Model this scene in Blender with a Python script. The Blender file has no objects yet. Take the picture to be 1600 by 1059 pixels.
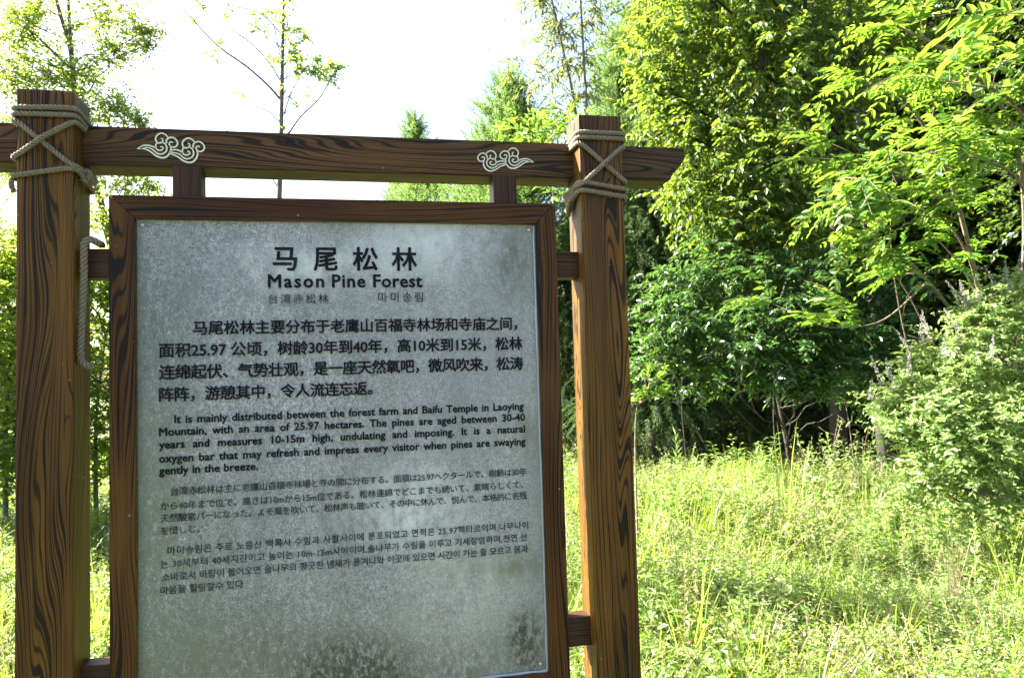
import bpy, math, random
import numpy as np
from mathutils import Vector, Matrix

random.seed(7)
rng = np.random.default_rng(11)
SC = bpy.context.scene
COL = SC.collection

# ------------------------------------------------------------------ camera
CAM = np.array([0.532, -2.072, 1.600])
YAW, PITCH, ROLL, FPX = -0.2117, 0.0508, -0.0294, 1175.3
_F = np.array([-math.sin(YAW) * math.cos(PITCH), math.cos(YAW) * math.cos(PITCH), math.sin(PITCH)])
_R0 = np.array([math.cos(YAW), math.sin(YAW), 0.0])
_U0 = np.cross(_R0, _F)
_R = _R0 * math.cos(ROLL) + _U0 * math.sin(ROLL)
_U = -_R0 * math.sin(ROLL) + _U0 * math.cos(ROLL)
cam_d = bpy.data.cameras.new('camera')
cam = bpy.data.objects.new('camera', cam_d)
COL.objects.link(cam)
cam.matrix_world = Matrix(((_R[0], _U[0], -_F[0], CAM[0]), (_R[1], _U[1], -_F[1], CAM[1]),
                           (_R[2], _U[2], -_F[2], CAM[2]), (0, 0, 0, 1)))
cam_d.sensor_width = 36
cam_d.lens = FPX / 1600 * 36
cam_d.clip_start = 0.05
cam_d.clip_end = 1000
cam_d.dof.use_dof = True
cam_d.dof.focus_distance = 2.2
cam_d.dof.aperture_fstop = 9.0
SC.camera = cam

# ------------------------------------------------------------------ light
SUN_TO = Vector((-1.75, 1.0, 1.60)).normalized()
SUN_EL = math.asin(SUN_TO.z)
SUN_AZ = math.atan2(SUN_TO.x, SUN_TO.y)
W = bpy.data.worlds.new('World')
SC.world = W
W.use_nodes = True
wn = W.node_tree
wn.nodes.clear()
sky = wn.nodes.new('ShaderNodeTexSky')
sky.sky_type = 'NISHITA'
sky.sun_disc = False
sky.sun_elevation = SUN_EL
sky.sun_rotation = SUN_AZ
sky.air_density = 1.0
sky.dust_density = 4.0
sky.ozone_density = 1.0
bg = wn.nodes.new('ShaderNodeBackground')
bg.inputs['Strength'].default_value = 0.05
wo = wn.nodes.new('ShaderNodeOutputWorld')
wn.links.new(sky.outputs[0], bg.inputs[0])
wn.links.new(bg.outputs[0], wo.inputs[0])
sun_d = bpy.data.lights.new('sun', 'SUN')
sun_d.energy = 5.0
sun_d.angle = math.radians(0.5)
sun_d.color = (1.0, 0.95, 0.86)
sun = bpy.data.objects.new('sun', sun_d)
sun.rotation_euler = SUN_TO.to_track_quat('Z', 'Y').to_euler()
sun.location = (-20, 20, 30)
COL.objects.link(sun)
vs = SC.view_settings
vs.view_transform = 'Standard'
vs.look = 'None'
vs.exposure = 3.35
vs.gamma = 1.0
try:
    vs.use_curve_mapping = False
except Exception:
    pass
SC.render.engine = 'CYCLES'
SC.cycles.max_bounces = 8
SC.cycles.diffuse_bounces = 4
SC.cycles.transmission_bounces = 5
SC.cycles.use_denoising = True


def at(px, py, d):
    """world point seen at photograph pixel (px, py), d metres ahead"""
    u = (px - 800) / FPX
    v = -(py - 529.5) / FPX
    return CAM + d * (_F + u * _R + v * _U)


def on_plane(px, py, Y):
    u = (px - 800) / FPX
    v = -(py - 529.5) / FPX
    D = _F + u * _R + v * _U
    return CAM + D * ((Y - CAM[1]) / D[1])


# ------------------------------------------------------------------ object helpers
def props(o, label=None, cat=None, group=None, kind=None):
    if label: o['label'] = label
    if cat: o['category'] = cat
    if group: o['group'] = group
    if kind: o['kind'] = kind
    return o


def empty(name, loc, label, cat, group=None):
    o = bpy.data.objects.new(name, None)
    o.empty_display_size = 0.1
    o.location = loc
    COL.objects.link(o)
    return props(o, label, cat, group)


def fast_mesh(name, V, faces, smooth=False, mats=(), midx=None):
    """faces: list of int arrays (n,k)"""
    me = bpy.data.meshes.new(name)
    V = np.asarray(V, np.float32)
    me.vertices.add(len(V))
    me.vertices.foreach_set('co', V.ravel())
    faces = [np.asarray(f, np.int32) for f in faces if len(f)]
    loops = np.concatenate([f.ravel() for f in faces])
    sizes = np.concatenate([np.full(len(f), f.shape[1], np.int32) for f in faces])
    me.loops.add(len(loops))
    me.loops.foreach_set('vertex_index', loops)
    me.polygons.add(len(sizes))
    starts = np.concatenate([[0], np.cumsum(sizes)[:-1]]).astype(np.int32)
    me.polygons.foreach_set('loop_start', starts)
    me.polygons.foreach_set('loop_total', sizes)
    if midx is not None:
        me.polygons.foreach_set('material_index', np.asarray(midx, np.int32))
    me.polygons.foreach_set('use_smooth', np.full(len(sizes), smooth, bool))
    for m in mats: me.materials.append(m)
    me.update(calc_edges=True)
    return me


def add(name, me, parent=None, loc=None, origin=None):
    o = bpy.data.objects.new(name, me)
    COL.objects.link(o)
    if parent is not None: o.parent = parent
    if loc is not None: o.location = loc
    return o


class Buf:
    def __init__(s):
        s.v = []; s.q = []; s.t = []; s.n = 0; s.qm = []; s.tm = []

    def put(s, V, Q=None, T=None, m=0):
        V = np.asarray(V, float)
        if Q is not None and len(Q):
            s.q.append(np.asarray(Q) + s.n); s.qm.append(np.full(len(Q), m))
        if T is not None and len(T):
            s.t.append(np.asarray(T) + s.n); s.tm.append(np.full(len(T), m))
        s.v.append(V); s.n += len(V)

    def mesh(s, name, mats, smooth=False, shift=None):
        V = np.concatenate(s.v)
        if shift is not None: V = V - np.asarray(shift)
        F = []; M = []
        if s.q: F.append(np.concatenate(s.q)); M.append(np.concatenate(s.qm))
        if s.t: F.append(np.concatenate(s.t)); M.append(np.concatenate(s.tm))
        return fast_mesh(name, V, F, smooth, mats, np.concatenate(M))


def tube(buf, pts, rad, sides=6, m=0, cap=True):
    pts = np.asarray(pts, float)
    n = len(pts)
    rad = np.broadcast_to(np.asarray(rad, float), (n,))
    T = np.gradient(pts, axis=0)
    T /= np.linalg.norm(T, axis=1)[:, None] + 1e-12
    up = np.array([0, 0, 1.0]) if abs(T[0][2]) < 0.9 else np.array([1.0, 0, 0])
    Vs = []
    a = np.arange(sides) * 2 * math.pi / sides
    x = np.cross(T[0], up); x /= np.linalg.norm(x)
    for i in range(n):
        x = x - T[i] * np.dot(x, T[i]); x /= np.linalg.norm(x) + 1e-12
        y = np.cross(T[i], x)
        Vs.append(pts[i] + rad[i] * (np.cos(a)[:, None] * x + np.sin(a)[:, None] * y))
    V = np.concatenate(Vs)
    Q = []
    for i in range(n - 1):
        for j in range(sides):
            k = (j + 1) % sides
            Q.append((i * sides + j, i * sides + k, (i + 1) * sides + k, (i + 1) * sides + j))
    Tn = []
    if cap:
        V = np.concatenate([V, pts[:1], pts[-1:]])
        for j in range(sides):
            k = (j + 1) % sides
            Tn.append((n * sides, k, j)); Tn.append((n * sides + 1, (n - 1) * sides + j, (n - 1) * sides + k))
    buf.put(V, Q, Tn, m)


def path(a, b, k=8, wob=0.04, sag=0.0, r=None):
    r = r or rng
    a = np.asarray(a, float); b = np.asarray(b, float)
    t = np.linspace(0, 1, k)[:, None]
    L = np.linalg.norm(b - a)
    P = a + (b - a) * t
    w = r.normal(0, wob * L, (k, 3)); w[0] = 0; w[-1] = 0
    w[1:-1] = (w[1:-1] + w[:-2] + w[2:]) / 2
    P = P + w
    P[:, 2] += sag * L * (4 * t * (1 - t))[:, 0]
    return P


def smooth_path(P, k=40):
    """Catmull-Rom through the points"""
    P = np.asarray(P, float)
    Q = np.concatenate([[2 * P[0] - P[1]], P, [2 * P[-1] - P[-2]]])
    out = []
    n = len(P) - 1
    for i in range(n):
        p0, p1, p2, p3 = Q[i:i + 4]
        m = max(2, int(k / n))
        for t in np.linspace(0, 1, m, endpoint=False):
            out.append(0.5 * ((2 * p1) + (-p0 + p2) * t + (2 * p0 - 5 * p1 + 4 * p2 - p3) * t * t + (-p0 + 3 * p1 - 3 * p2 + p3) * t ** 3))
    out.append(P[-1])
    return np.array(out)


# ------------------------------------------------------------------ materials
def newmat(name):
    m = bpy.data.materials.new(name)
    m.use_nodes = True
    m.node_tree.nodes.clear()
    nt = m.node_tree
    out = nt.nodes.new('ShaderNodeOutputMaterial')
    return m, nt, out


def N(nt, t, **k):
    n = nt.nodes.new(t)
    for a, b in k.items():
        if a.startswith('i_'):
            key = a[2:]
            n.inputs[int(key) if key.isdigit() else key].default_value = b
        else:
            setattr(n, a, b)
    return n


def mathn(nt, op, a, b=None, c=None, clamp=False):
    n = nt.nodes.new('ShaderNodeMath'); n.operation = op; n.use_clamp = clamp
    for i, x in enumerate((a, b, c)):
        if x is None: continue
        if isinstance(x, (int, float)): n.inputs[i].default_value = x
        else: nt.links.new(x, n.inputs[i])
    return n.outputs[0]


def ramp(nt, fac, stops, interp='LINEAR'):
    r = nt.nodes.new('ShaderNodeValToRGB')
    cr = r.color_ramp; cr.interpolation = interp
    while len(cr.elements) > 1: cr.elements.remove(cr.elements[-1])
    cr.elements[0].position = stops[0][0]; cr.elements[0].color = (*stops[0][1], 1)
    for p, c in stops[1:]:
        e = cr.elements.new(p); e.color = (*c, 1)
    nt.links.new(fac, r.inputs[0])
    return r.outputs[0]


def mixc(nt, fac, a, b, mode='MIX'):
    n = nt.nodes.new('ShaderNodeMix'); n.data_type = 'RGBA'; n.blend_type = mode
    for i, x in ((0, fac), (6, a), (7, b)):
        if isinstance(x, (int, float)): n.inputs[i].default_value = x
        elif isinstance(x, tuple): n.inputs[i].default_value = (*x, 1)
        else: nt.links.new(x, n.inputs[i])
    return n.outputs[2]


def noise(nt, vec, scale, detail=2.0, rough=0.5, dist=0.0, dim='3D'):
    n = nt.nodes.new('ShaderNodeTexNoise'); n.noise_dimensions = dim
    n.inputs['Scale'].default_value = scale; n.inputs['Detail'].default_value = detail
    n.inputs['Roughness'].default_value = rough; n.inputs['Distortion'].default_value = dist
    if vec is not None: nt.links.new(vec, n.inputs['Vector'])
    return n.outputs[0]


def coord(nt, scale=(1, 1, 1), loc=(0, 0, 0), rand=0.0):
    tc = nt.nodes.new('ShaderNodeTexCoord')
    mp = nt.nodes.new('ShaderNodeMapping')
    mp.inputs['Scale'].default_value = scale; mp.inputs['Location'].default_value = loc
    v = tc.outputs['Object']
    if rand:
        oi = nt.nodes.new('ShaderNodeObjectInfo')
        va = nt.nodes.new('ShaderNodeVectorMath'); va.operation = 'ADD'
        cm = nt.nodes.new('ShaderNodeCombineXYZ')
        k = mathn(nt, 'MULTIPLY', oi.outputs['Random'], rand)
        for i in (0, 1, 2): nt.links.new(k, cm.inputs[i])
        nt.links.new(v, va.inputs[0]); nt.links.new(cm.outputs[0], va.inputs[1])
        v = va.outputs[0]
    nt.links.new(v, mp.inputs['Vector'])
    return mp.outputs[0]


def wood_mat(name, light, dark, streak, lines=26.0, swirl=11.0, sx=9.0, sz=1.5, lw=0.13, wmax=.26):
    """stained timber with bold dark cathedral grain running along local Z"""
    m, nt, out = newmat(name)
    v = coord(nt, (sx, sx, sz), rand=37.0)
    h = noise(nt, v, 1.0, 1.2, 0.45, 0.35)
    tc = nt.nodes.new('ShaderNodeTexCoord')
    sp = nt.nodes.new('ShaderNodeSeparateXYZ'); nt.links.new(tc.outputs['Object'], sp.inputs[0])
    xy = mathn(nt, 'ADD', sp.outputs[0], mathn(nt, 'MULTIPLY', sp.outputs[1], 0.7))
    hh = mathn(nt, 'ADD', mathn(nt, 'MULTIPLY', h, swirl), mathn(nt, 'MULTIPLY', xy, lines))
    fr = mathn(nt, 'PINGPONG', hh, 0.5)                       # 0..0.5
    wv = noise(nt, coord(nt, (14, 14, 2.2), rand=11.0), 1.0, 2.5, 0.6)
    wid = mathn(nt, 'MULTIPLY', mathn(nt, 'SUBTRACT', wv, 0.34), lw * 4.6)
    wid = mathn(nt, 'MINIMUM', wid, wmax)
    ln = mathn(nt, 'SUBTRACT', 1.0, mathn(nt, 'DIVIDE', mathn(nt, 'SUBTRACT', fr, mathn(nt, 'MULTIPLY', wid, 0.5)), 0.06), clamp=True)
    fr2 = mathn(nt, 'PINGPONG', mathn(nt, 'ADD', mathn(nt, 'MULTIPLY', hh, 2.6), mathn(nt, 'MULTIPLY', wv, 2.0)), 0.5)
    ln2 = mathn(nt, 'MULTIPLY', mathn(nt, 'SUBTRACT', 1.0, mathn(nt, 'DIVIDE', mathn(nt, 'SUBTRACT', fr2, mathn(nt, 'MULTIPLY', mathn(nt, 'SUBTRACT', wv, 0.42), 0.6)), 0.12), clamp=True), 0.9)
    ln = mathn(nt, 'MAXIMUM', ln, ln2)
    fine = noise(nt, coord(nt, (160, 160, 5), rand=5.0), 1.0, 3, 0.6)
    broad = noise(nt, coord(nt, (12, 12, 1.2), rand=3.0), 1.0, 2, 0.5)
    base = mixc(nt, ramp(nt, broad, [(0.35, (0, 0, 0)), (0.7, (1, 1, 1))]), light, streak)
    base = mixc(nt, mathn(nt, 'MULTIPLY', mathn(nt, 'SUBTRACT', fine, 0.35, clamp=True), 1.1), base, dark)
    colr = mixc(nt, mathn(nt, 'MULTIPLY', ln, 0.93), base, dark)
    spk = noise(nt, coord(nt, (1, 1, 1)), 70, 1, 0.5)
    colr = mixc(nt, ramp(nt, spk, [(0.79, (0, 0, 0)), (0.82, (0.5, 0.5, 0.5))]), colr, (0.35, 0.33, 0.3))
    bs = N(nt, 'ShaderNodeBsdfPrincipled')
    nt.links.new(colr, bs.inputs['Base Color'])
    bs.inputs['Specular IOR Level'].default_value = 0.18
    rg = mathn(nt, 'ADD', 0.36, mathn(nt, 'MULTIPLY', fine, 0.25))
    nt.links.new(rg, bs.inputs['Roughness'])
    bp = N(nt, 'ShaderNodeBump'); bp.inputs['Strength'].default_value = 0.35; bp.inputs['Distance'].default_value = 0.0012
    bh = mathn(nt, 'SUBTRACT', fine, mathn(nt, 'MULTIPLY', ln, 0.8))
    nt.links.new(bh, bp.inputs['Height']); nt.links.new(bp.outputs[0], bs.inputs['Normal'])
    nt.links.new(bs.outputs[0], out.inputs[0])
    return m


def leaf_mat(name, stops, trans, rough=0.42, tfac=0.42, spec=0.5, yellow=None):
    m, nt, out = newmat(name)
    g = N(nt, 'ShaderNodeNewGeometry'); oi = N(nt, 'ShaderNodeObjectInfo')
    r = mathn(nt, 'FRACT', mathn(nt, 'ADD', g.outputs['Random Per Island'], mathn(nt, 'MULTIPLY', oi.outputs['Random'], 7.31)))
    c = ramp(nt, r, stops)
    n = noise(nt, coord(nt), 1.3, 2, 0.5)
    c = mixc(nt, mathn(nt, 'MULTIPLY', n, 0.5), c, stops[0][1])
    bs = N(nt, 'ShaderNodeBsdfPrincipled')
    nt.links.new(c, bs.inputs['Base Color'])
    bs.inputs['Roughness'].default_value = rough
    bs.inputs['Specular IOR Level'].default_value = spec
    tr = N(nt, 'ShaderNodeBsdfTranslucent')
    tc = mixc(nt, 0.75, c, trans)
    nt.links.new(tc, tr.inputs[0])
    mx = N(nt, 'ShaderNodeMixShader'); mx.inputs[0].default_value = tfac
    nt.links.new(bs.outputs[0], mx.inputs[1]); nt.links.new(tr.outputs[0], mx.inputs[2])
    nt.links.new(mx.outputs[0], out.inputs[0])
    return m


def bark_mat(name, a, b, scale=30):
    m, nt, out = newmat(name)
    n = noise(nt, coord(nt, (1, 1, 0.25)), scale, 4, 0.6)
    c = ramp(nt, n, [(0.3, a), (0.7, b)])
    bs = N(nt, 'ShaderNodeBsdfPrincipled'); bs.inputs['Roughness'].default_value = 0.85
    nt.links.new(c, bs.inputs['Base Color'])
    bp = N(nt, 'ShaderNodeBump'); bp.inputs['Strength'].default_value = 0.5; bp.inputs['Distance'].default_value = 0.01
    nt.links.new(n, bp.inputs['Height']); nt.links.new(bp.outputs[0], bs.inputs['Normal'])
    nt.links.new(bs.outputs[0], out.inputs[0])
    return m


def plain(name, c, rough=0.6, metal=0.0):
    m, nt, out = newmat(name)
    n = noise(nt, coord(nt), 60, 3, 0.6)
    cc = mixc(nt, mathn(nt, 'MULTIPLY', n, 0.5), c, tuple(x * 0.6 for x in c))
    bs = N(nt, 'ShaderNodeBsdfPrincipled'); bs.inputs['Roughness'].default_value = rough
    bs.inputs['Metallic'].default_value = metal
    nt.links.new(cc, bs.inputs['Base Color']); nt.links.new(bs.outputs[0], out.inputs[0])
    return m


M_POST = wood_mat('stained_post_wood', (0.155, 0.070, 0.009), (0.004, 0.003, 0.002), (0.070, 0.030, 0.005), lines=70, swirl=14, sx=9, sz=.95, lw=.17, wmax=.2)
M_BEAM = wood_mat('stained_beam_wood', (0.125, 0.058, 0.017), (0.005, 0.004, 0.004), (0.058, 0.029, 0.011), lines=62, swirl=14, sx=8, lw=0.15, sz=.8, wmax=.14)
M_FRAME = wood_mat('stained_frame_wood', (0.135, 0.058, 0.009), (0.003, 0.002, 0.002), (0.055, 0.018, 0.004), lines=72, swirl=13, sx=9, sz=.8, lw=0.19, wmax=.2)
M_TAB = wood_mat('stained_spacer_wood', (0.065, 0.028, 0.013), (0.014, 0.009, 0.007), (0.05, 0.020, 0.010), lines=60, swirl=4)

M_PRINT = plain('cream_paint', (0.72, 0.74, 0.62), 0.6)
M_EDGE = plain('bare_metal_edge', (0.42, 0.50, 0.62), 0.35, 0.4)
M_SCREW = plain('screw_metal', (0.5, 0.47, 0.36), 0.35, 0.8)


def rope_mat():
    m, nt, out = newmat('hemp_rope_fibre')
    n = noise(nt, coord(nt), 320, 3, 0.7)
    n2 = noise(nt, coord(nt), 14, 2, 0.5)
    c = ramp(nt, n, [(0.3, (0.07, 0.060, 0.045)), (0.7, (0.36, 0.31, 0.235))])
    c = mixc(nt, mathn(nt, 'MULTIPLY', n2, 0.55), c, (0.12, 0.10, 0.065))
    bs = N(nt, 'ShaderNodeBsdfPrincipled'); bs.inputs['Roughness'].default_value = 0.9
    bs.inputs['Specular IOR Level'].default_value = 0.2
    nt.links.new(c, bs.inputs['Base Color'])
    bp = N(nt, 'ShaderNodeBump'); bp.inputs['Strength'].default_value = 0.7; bp.inputs['Distance'].default_value = 0.002
    nt.links.new(n, bp.inputs['Height']); nt.links.new(bp.outputs[0], bs.inputs['Normal'])
    nt.links.new(bs.outputs[0], out.inputs[0])
    return m


M_ROPE = rope_mat()


def panel_mat():
    """weathered zinc-grey etched plate with mildew, runs and blotches; object coords: x 0..1.05, z 0..-1.25"""
    m, nt, out = newmat('weathered_metal_plate')
    v = coord(nt)
    vs_ = coord(nt, (1, 1, 0.8))
    sp = nt.nodes.new('ShaderNodeSeparateXYZ'); nt.links.new(v, sp.inputs[0])
    X, Z = sp.outputs[0], sp.outputs[2]
    n1 = noise(nt, vs_, 230, 2, 0.65)
    n2 = noise(nt, vs_, 95, 3, 0.7)
    n3 = noise(nt, coord(nt, (1, 1, 0.35)), 4.5, 3, 0.55)
    n4 = noise(nt, coord(nt, (1, 1, 0.12)), 20, 2, 0.5)
    vor = nt.nodes.new('ShaderNodeTexVoronoi'); vor.inputs['Scale'].default_value = 120
    nt.links.new(vs_, vor.inputs['Vector'])
    sk = mathn(nt, 'ADD', mathn(nt, 'MULTIPLY', n1, 0.6), mathn(nt, 'MULTIPLY', n2, 0.4))
    c = ramp(nt, sk, [(0.38, (0.10, 0.104, 0.115)), (0.48, (0.25, 0.250, 0.265)), (0.55, (0.37, 0.368, 0.385)), (0.66, (0.58, 0.58, 0.59))])
    # calmer paler metal to the upper right, speckle strongest on the left
    calm = mathn(nt, 'MULTIPLY', ramp(nt, mathn(nt, 'ADD', mathn(nt, 'MULTIPLY', X, 0.8), mathn(nt, 'MULTIPLY', n3, 0.5)), [(0.35, (0, 0, 0)), (0.95, (1, 1, 1))]), 0.42)
    c = mixc(nt, calm, c, (0.315, 0.315, 0.325))
    c = mixc(nt, ramp(nt, n3, [(0.36, (0.50, 0.50, 0.50)), (0.58, (0, 0, 0))]), c, (0.155, 0.17, 0.165))
    c = mixc(nt, ramp(nt, n4, [(0.55, (0, 0, 0)), (0.75, (0.12, 0.12, 0.12))]), c, (0.50, 0.515, 0.50))

    def blob(cx, cz, rx, rz, amt, colr, sc=30, lo=0.35, hi=0.6):
        nonlocal c
        dx = mathn(nt, 'DIVIDE', mathn(nt, 'SUBTRACT', X, cx), rx)
        dz = mathn(nt, 'DIVIDE', mathn(nt, 'SUBTRACT', Z, cz), rz)
        d = mathn(nt, 'ADD', mathn(nt, 'MULTIPLY', dx, dx), mathn(nt, 'MULTIPLY', dz, dz))
        g = mathn(nt, 'SUBTRACT', 1.0, mathn(nt, 'POWER', d, 0.5), clamp=True)
        nn = noise(nt, coord(nt, (1, 1, 0.6), loc=(cx * 9, 0, cz * 7)), sc, 4, 0.7)
        f = mathn(nt, 'MULTIPLY', mathn(nt, 'MULTIPLY', g, ramp(nt, nn, [(lo, (0, 0, 0)), (hi, (1, 1, 1))])), amt, clamp=True)
        c = mixc(nt, f, c, colr)
    DK = (0.035, 0.042, 0.028); OL = (0.16, 0.17, 0.11); PL = (0.56, 0.58, 0.59)
    blob(0.25, -0.20, 0.35, 0.30, 0.7, (0.15, 0.17, 0.19), 25)
    blob(0.50, -1.27, 0.26, 0.22, 2.8, DK, 110, 0.38, 0.60)
    blob(0.30, -1.12, 0.35, 0.22, 1.0, (0.12, 0.13, 0.10), 60)
    blob(0.99, -1.17, 0.07, 0.13, 1.9, DK, 80, 0.40, 0.60)
    blob(0.93, -0.96, 0.26, 0.06, 1.1, OL, 25)
    blob(0.98, -0.60, 0.10, 0.10, 1.0, OL, 25)
    blob(0.98, -0.10, 0.09, 0.14, 1.1, (0.10, 0.11, 0.08), 40)
    blob(0.72, -1.10, 0.35, 0.10, 0.45, (0.28, 0.27, 0.16), 25)
    blob(0.04, -0.80, 0.22, 0.75, 1.1, (0.15, 0.17, 0.115), 90)
    blob(0.04, -0.30, 0.16, 0.40, 1.0, (0.10, 0.12, 0.12), 90)
    blob(0.15, -1.20, 0.40, 0.22, 1.0, (0.13, 0.14, 0.09), 80)
    blob(0.80, -1.22, 0.35, 0.12, 1.0, (0.14, 0.145, 0.09), 70)
    blob(0.68, -0.78, 0.22, 0.16, 1.2, PL, 30)
    blob(0.45, -0.12, 0.30, 0.10, 0.9, PL, 18)
    blob(0.75, -0.05, 0.25, 0.14, 0.9, PL, 9)
    blob(0.80, -1.00, 0.22, 0.16, 0.6, (0.48, 0.52, 0.46), 12)
    # dirt creeping in along the left, top and right edges
    eg = ramp(nt, X, [(0.0, (1, 1, 1)), (0.03, (0.2, 0.2, 0.2)), (0.10, (0, 0, 0)), (0.95, (0, 0, 0)), (1.0, (0.35, 0.35, 0.35))])
    c = mixc(nt, mathn(nt, 'MULTIPLY', mathn(nt, 'MULTIPLY', eg, n2), 0.9), c, (0.13, 0.14, 0.10))
    bs = N(nt, 'ShaderNodeBsdfPrincipled')
    nt.links.new(c, bs.inputs['Base Color'])
    bs.inputs['Metallic'].default_value = 0.3
    rg = mathn(nt, 'ADD', 0.38, mathn(nt, 'MULTIPLY', n2, 0.3))
    nt.links.new(rg, bs.inputs['Roughness'])
    bp = N(nt, 'ShaderNodeBump'); bp.inputs['Strength'].default_value = 0.25; bp.inputs['Distance'].default_value = 0.001
    nt.links.new(n1, bp.inputs['Height']); nt.links.new(bp.outputs[0], bs.inputs['Normal'])
    nt.links.new(bs.outputs[0], out.inputs[0])
    return m


M_PANEL = panel_mat()


def ink_mat(name, worn):
    m, nt, out = newmat(name)
    n = noise(nt, coord(nt), 260, 2, 0.6)
    n2 = noise(nt, coord(nt), 22, 2, 0.5)
    f = ramp(nt, mathn(nt, 'ADD', mathn(nt, 'MULTIPLY', n, 0.6), mathn(nt, 'MULTIPLY', n2, 0.4)), [(0.5 - worn * 0.5, (0, 0, 0)), (0.78 - worn * 0.5, (1, 1, 1))])
    c = mixc(nt, mathn(nt, 'MULTIPLY', f, worn * 2.2, clamp=True), (0.003, 0.004, 0.009), (0.24, 0.25, 0.25))
    bs = N(nt, 'ShaderNodeBsdfPrincipled'); bs.inputs['Roughness'].default_value = 0.7; bs.inputs['Specular IOR Level'].default_value = 0.15
    nt.links.new(c, bs.inputs['Base Color']); nt.links.new(bs.outputs[0], out.inputs[0])
    return m


M_INK = ink_mat('black_ink', 0.05)
M_INK_WORN = ink_mat('worn_black_ink', 0.20)

BARK_DARK = bark_mat('dark_bark', (0.012, 0.010, 0.008), (0.045, 0.036, 0.028))
BARK_GREY = bark_mat('grey_bark', (0.05, 0.045, 0.045), (0.16, 0.14, 0.14), 50)
BARK_TAN = bark_mat('tan_bark', (0.08, 0.06, 0.035), (0.22, 0.17, 0.11), 60)

L_MAIN = leaf_mat('broad_leaf_yellow_green', [(0, (0.024, 0.062, 0.012)), (0.5, (0.048, 0.108, 0.018)), (0.85, (0.11, 0.18, 0.025)), (1, (0.24, 0.22, 0.02))], (0.32, 0.46, 0.035), 0.38, 0.42)
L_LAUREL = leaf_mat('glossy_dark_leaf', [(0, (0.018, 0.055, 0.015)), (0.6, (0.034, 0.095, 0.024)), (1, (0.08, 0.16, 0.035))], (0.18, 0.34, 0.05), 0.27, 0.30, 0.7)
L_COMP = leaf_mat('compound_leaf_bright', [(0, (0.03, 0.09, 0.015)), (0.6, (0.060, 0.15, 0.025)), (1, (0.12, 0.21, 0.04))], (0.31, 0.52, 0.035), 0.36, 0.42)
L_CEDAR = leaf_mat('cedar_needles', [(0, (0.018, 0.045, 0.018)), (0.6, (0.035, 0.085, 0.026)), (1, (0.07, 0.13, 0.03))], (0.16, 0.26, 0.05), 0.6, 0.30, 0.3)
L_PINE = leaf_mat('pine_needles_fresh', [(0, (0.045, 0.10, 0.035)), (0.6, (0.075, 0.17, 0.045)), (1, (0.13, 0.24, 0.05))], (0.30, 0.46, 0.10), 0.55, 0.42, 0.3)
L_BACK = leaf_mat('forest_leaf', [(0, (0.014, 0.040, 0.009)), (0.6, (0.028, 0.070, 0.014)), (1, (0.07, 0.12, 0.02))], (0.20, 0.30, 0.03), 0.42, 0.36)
L_LEFT = leaf_mat('small_leaf_backlit', [(0, (0.05, 0.11, 0.018)), (0.6, (0.08, 0.16, 0.025)), (1, (0.18, 0.24, 0.03))], (0.50, 0.64, 0.08), 0.4, 0.58)
L_WILLOW = leaf_mat('narrow_olive_leaf', [(0, (0.07, 0.10, 0.03)), (0.6, (0.11, 0.15, 0.035)), (1, (0.20, 0.20, 0.05))], (0.36, 0.40, 0.10), 0.45, 0.42)
L_SHRUB = leaf_mat('pale_shrub_leaf', [(0, (0.11, 0.19, 0.05)), (0.6, (0.20, 0.30, 0.09)), (1, (0.34, 0.41, 0.18))], (0.44, 0.62, 0.16), 0.40, 0.52)
L_WEED = leaf_mat('weed_leaf', [(0, (0.09, 0.16, 0.04)), (0.5, (0.14, 0.25, 0.05)), (0.85, (0.26, 0.34, 0.13)), (1, (0.38, 0.38, 0.20))], (0.38, 0.56, 0.08), 0.5, 0.38)
L_GRASS = leaf_mat('grass_blade', [(0, (0.09, 0.17, 0.02)), (0.6, (0.17, 0.27, 0.03)), (0.9, (0.28, 0.34, 0.08)), (1, (0.38, 0.34, 0.20))], (0.50, 0.64, 0.06), 0.45, 0.45)
L_STRAW = leaf_mat('dry_stem', [(0, (0.16, 0.12, 0.07)), (1, (0.34, 0.27, 0.17))], (0.35, 0.28, 0.16), 0.6, 0.3)
L_RED = leaf_mat('reddish_leaf', [(0, (0.24, 0.10, 0.06)), (1, (0.38, 0.22, 0.14))], (0.50, 0.22, 0.12), 0.5, 0.4)
L_FLOWER = leaf_mat('flower_spike_mauve', [(0, (0.34, 0.33, 0.32)), (1, (0.55, 0.53, 0.51))], (0.4, 0.35, 0.38), 0.7, 0.3)


# ------------------------------------------------------------------ foliage builders
def nrm(a):
    return a / (np.linalg.norm(a, axis=-1, keepdims=True) + 1e-9)


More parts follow.
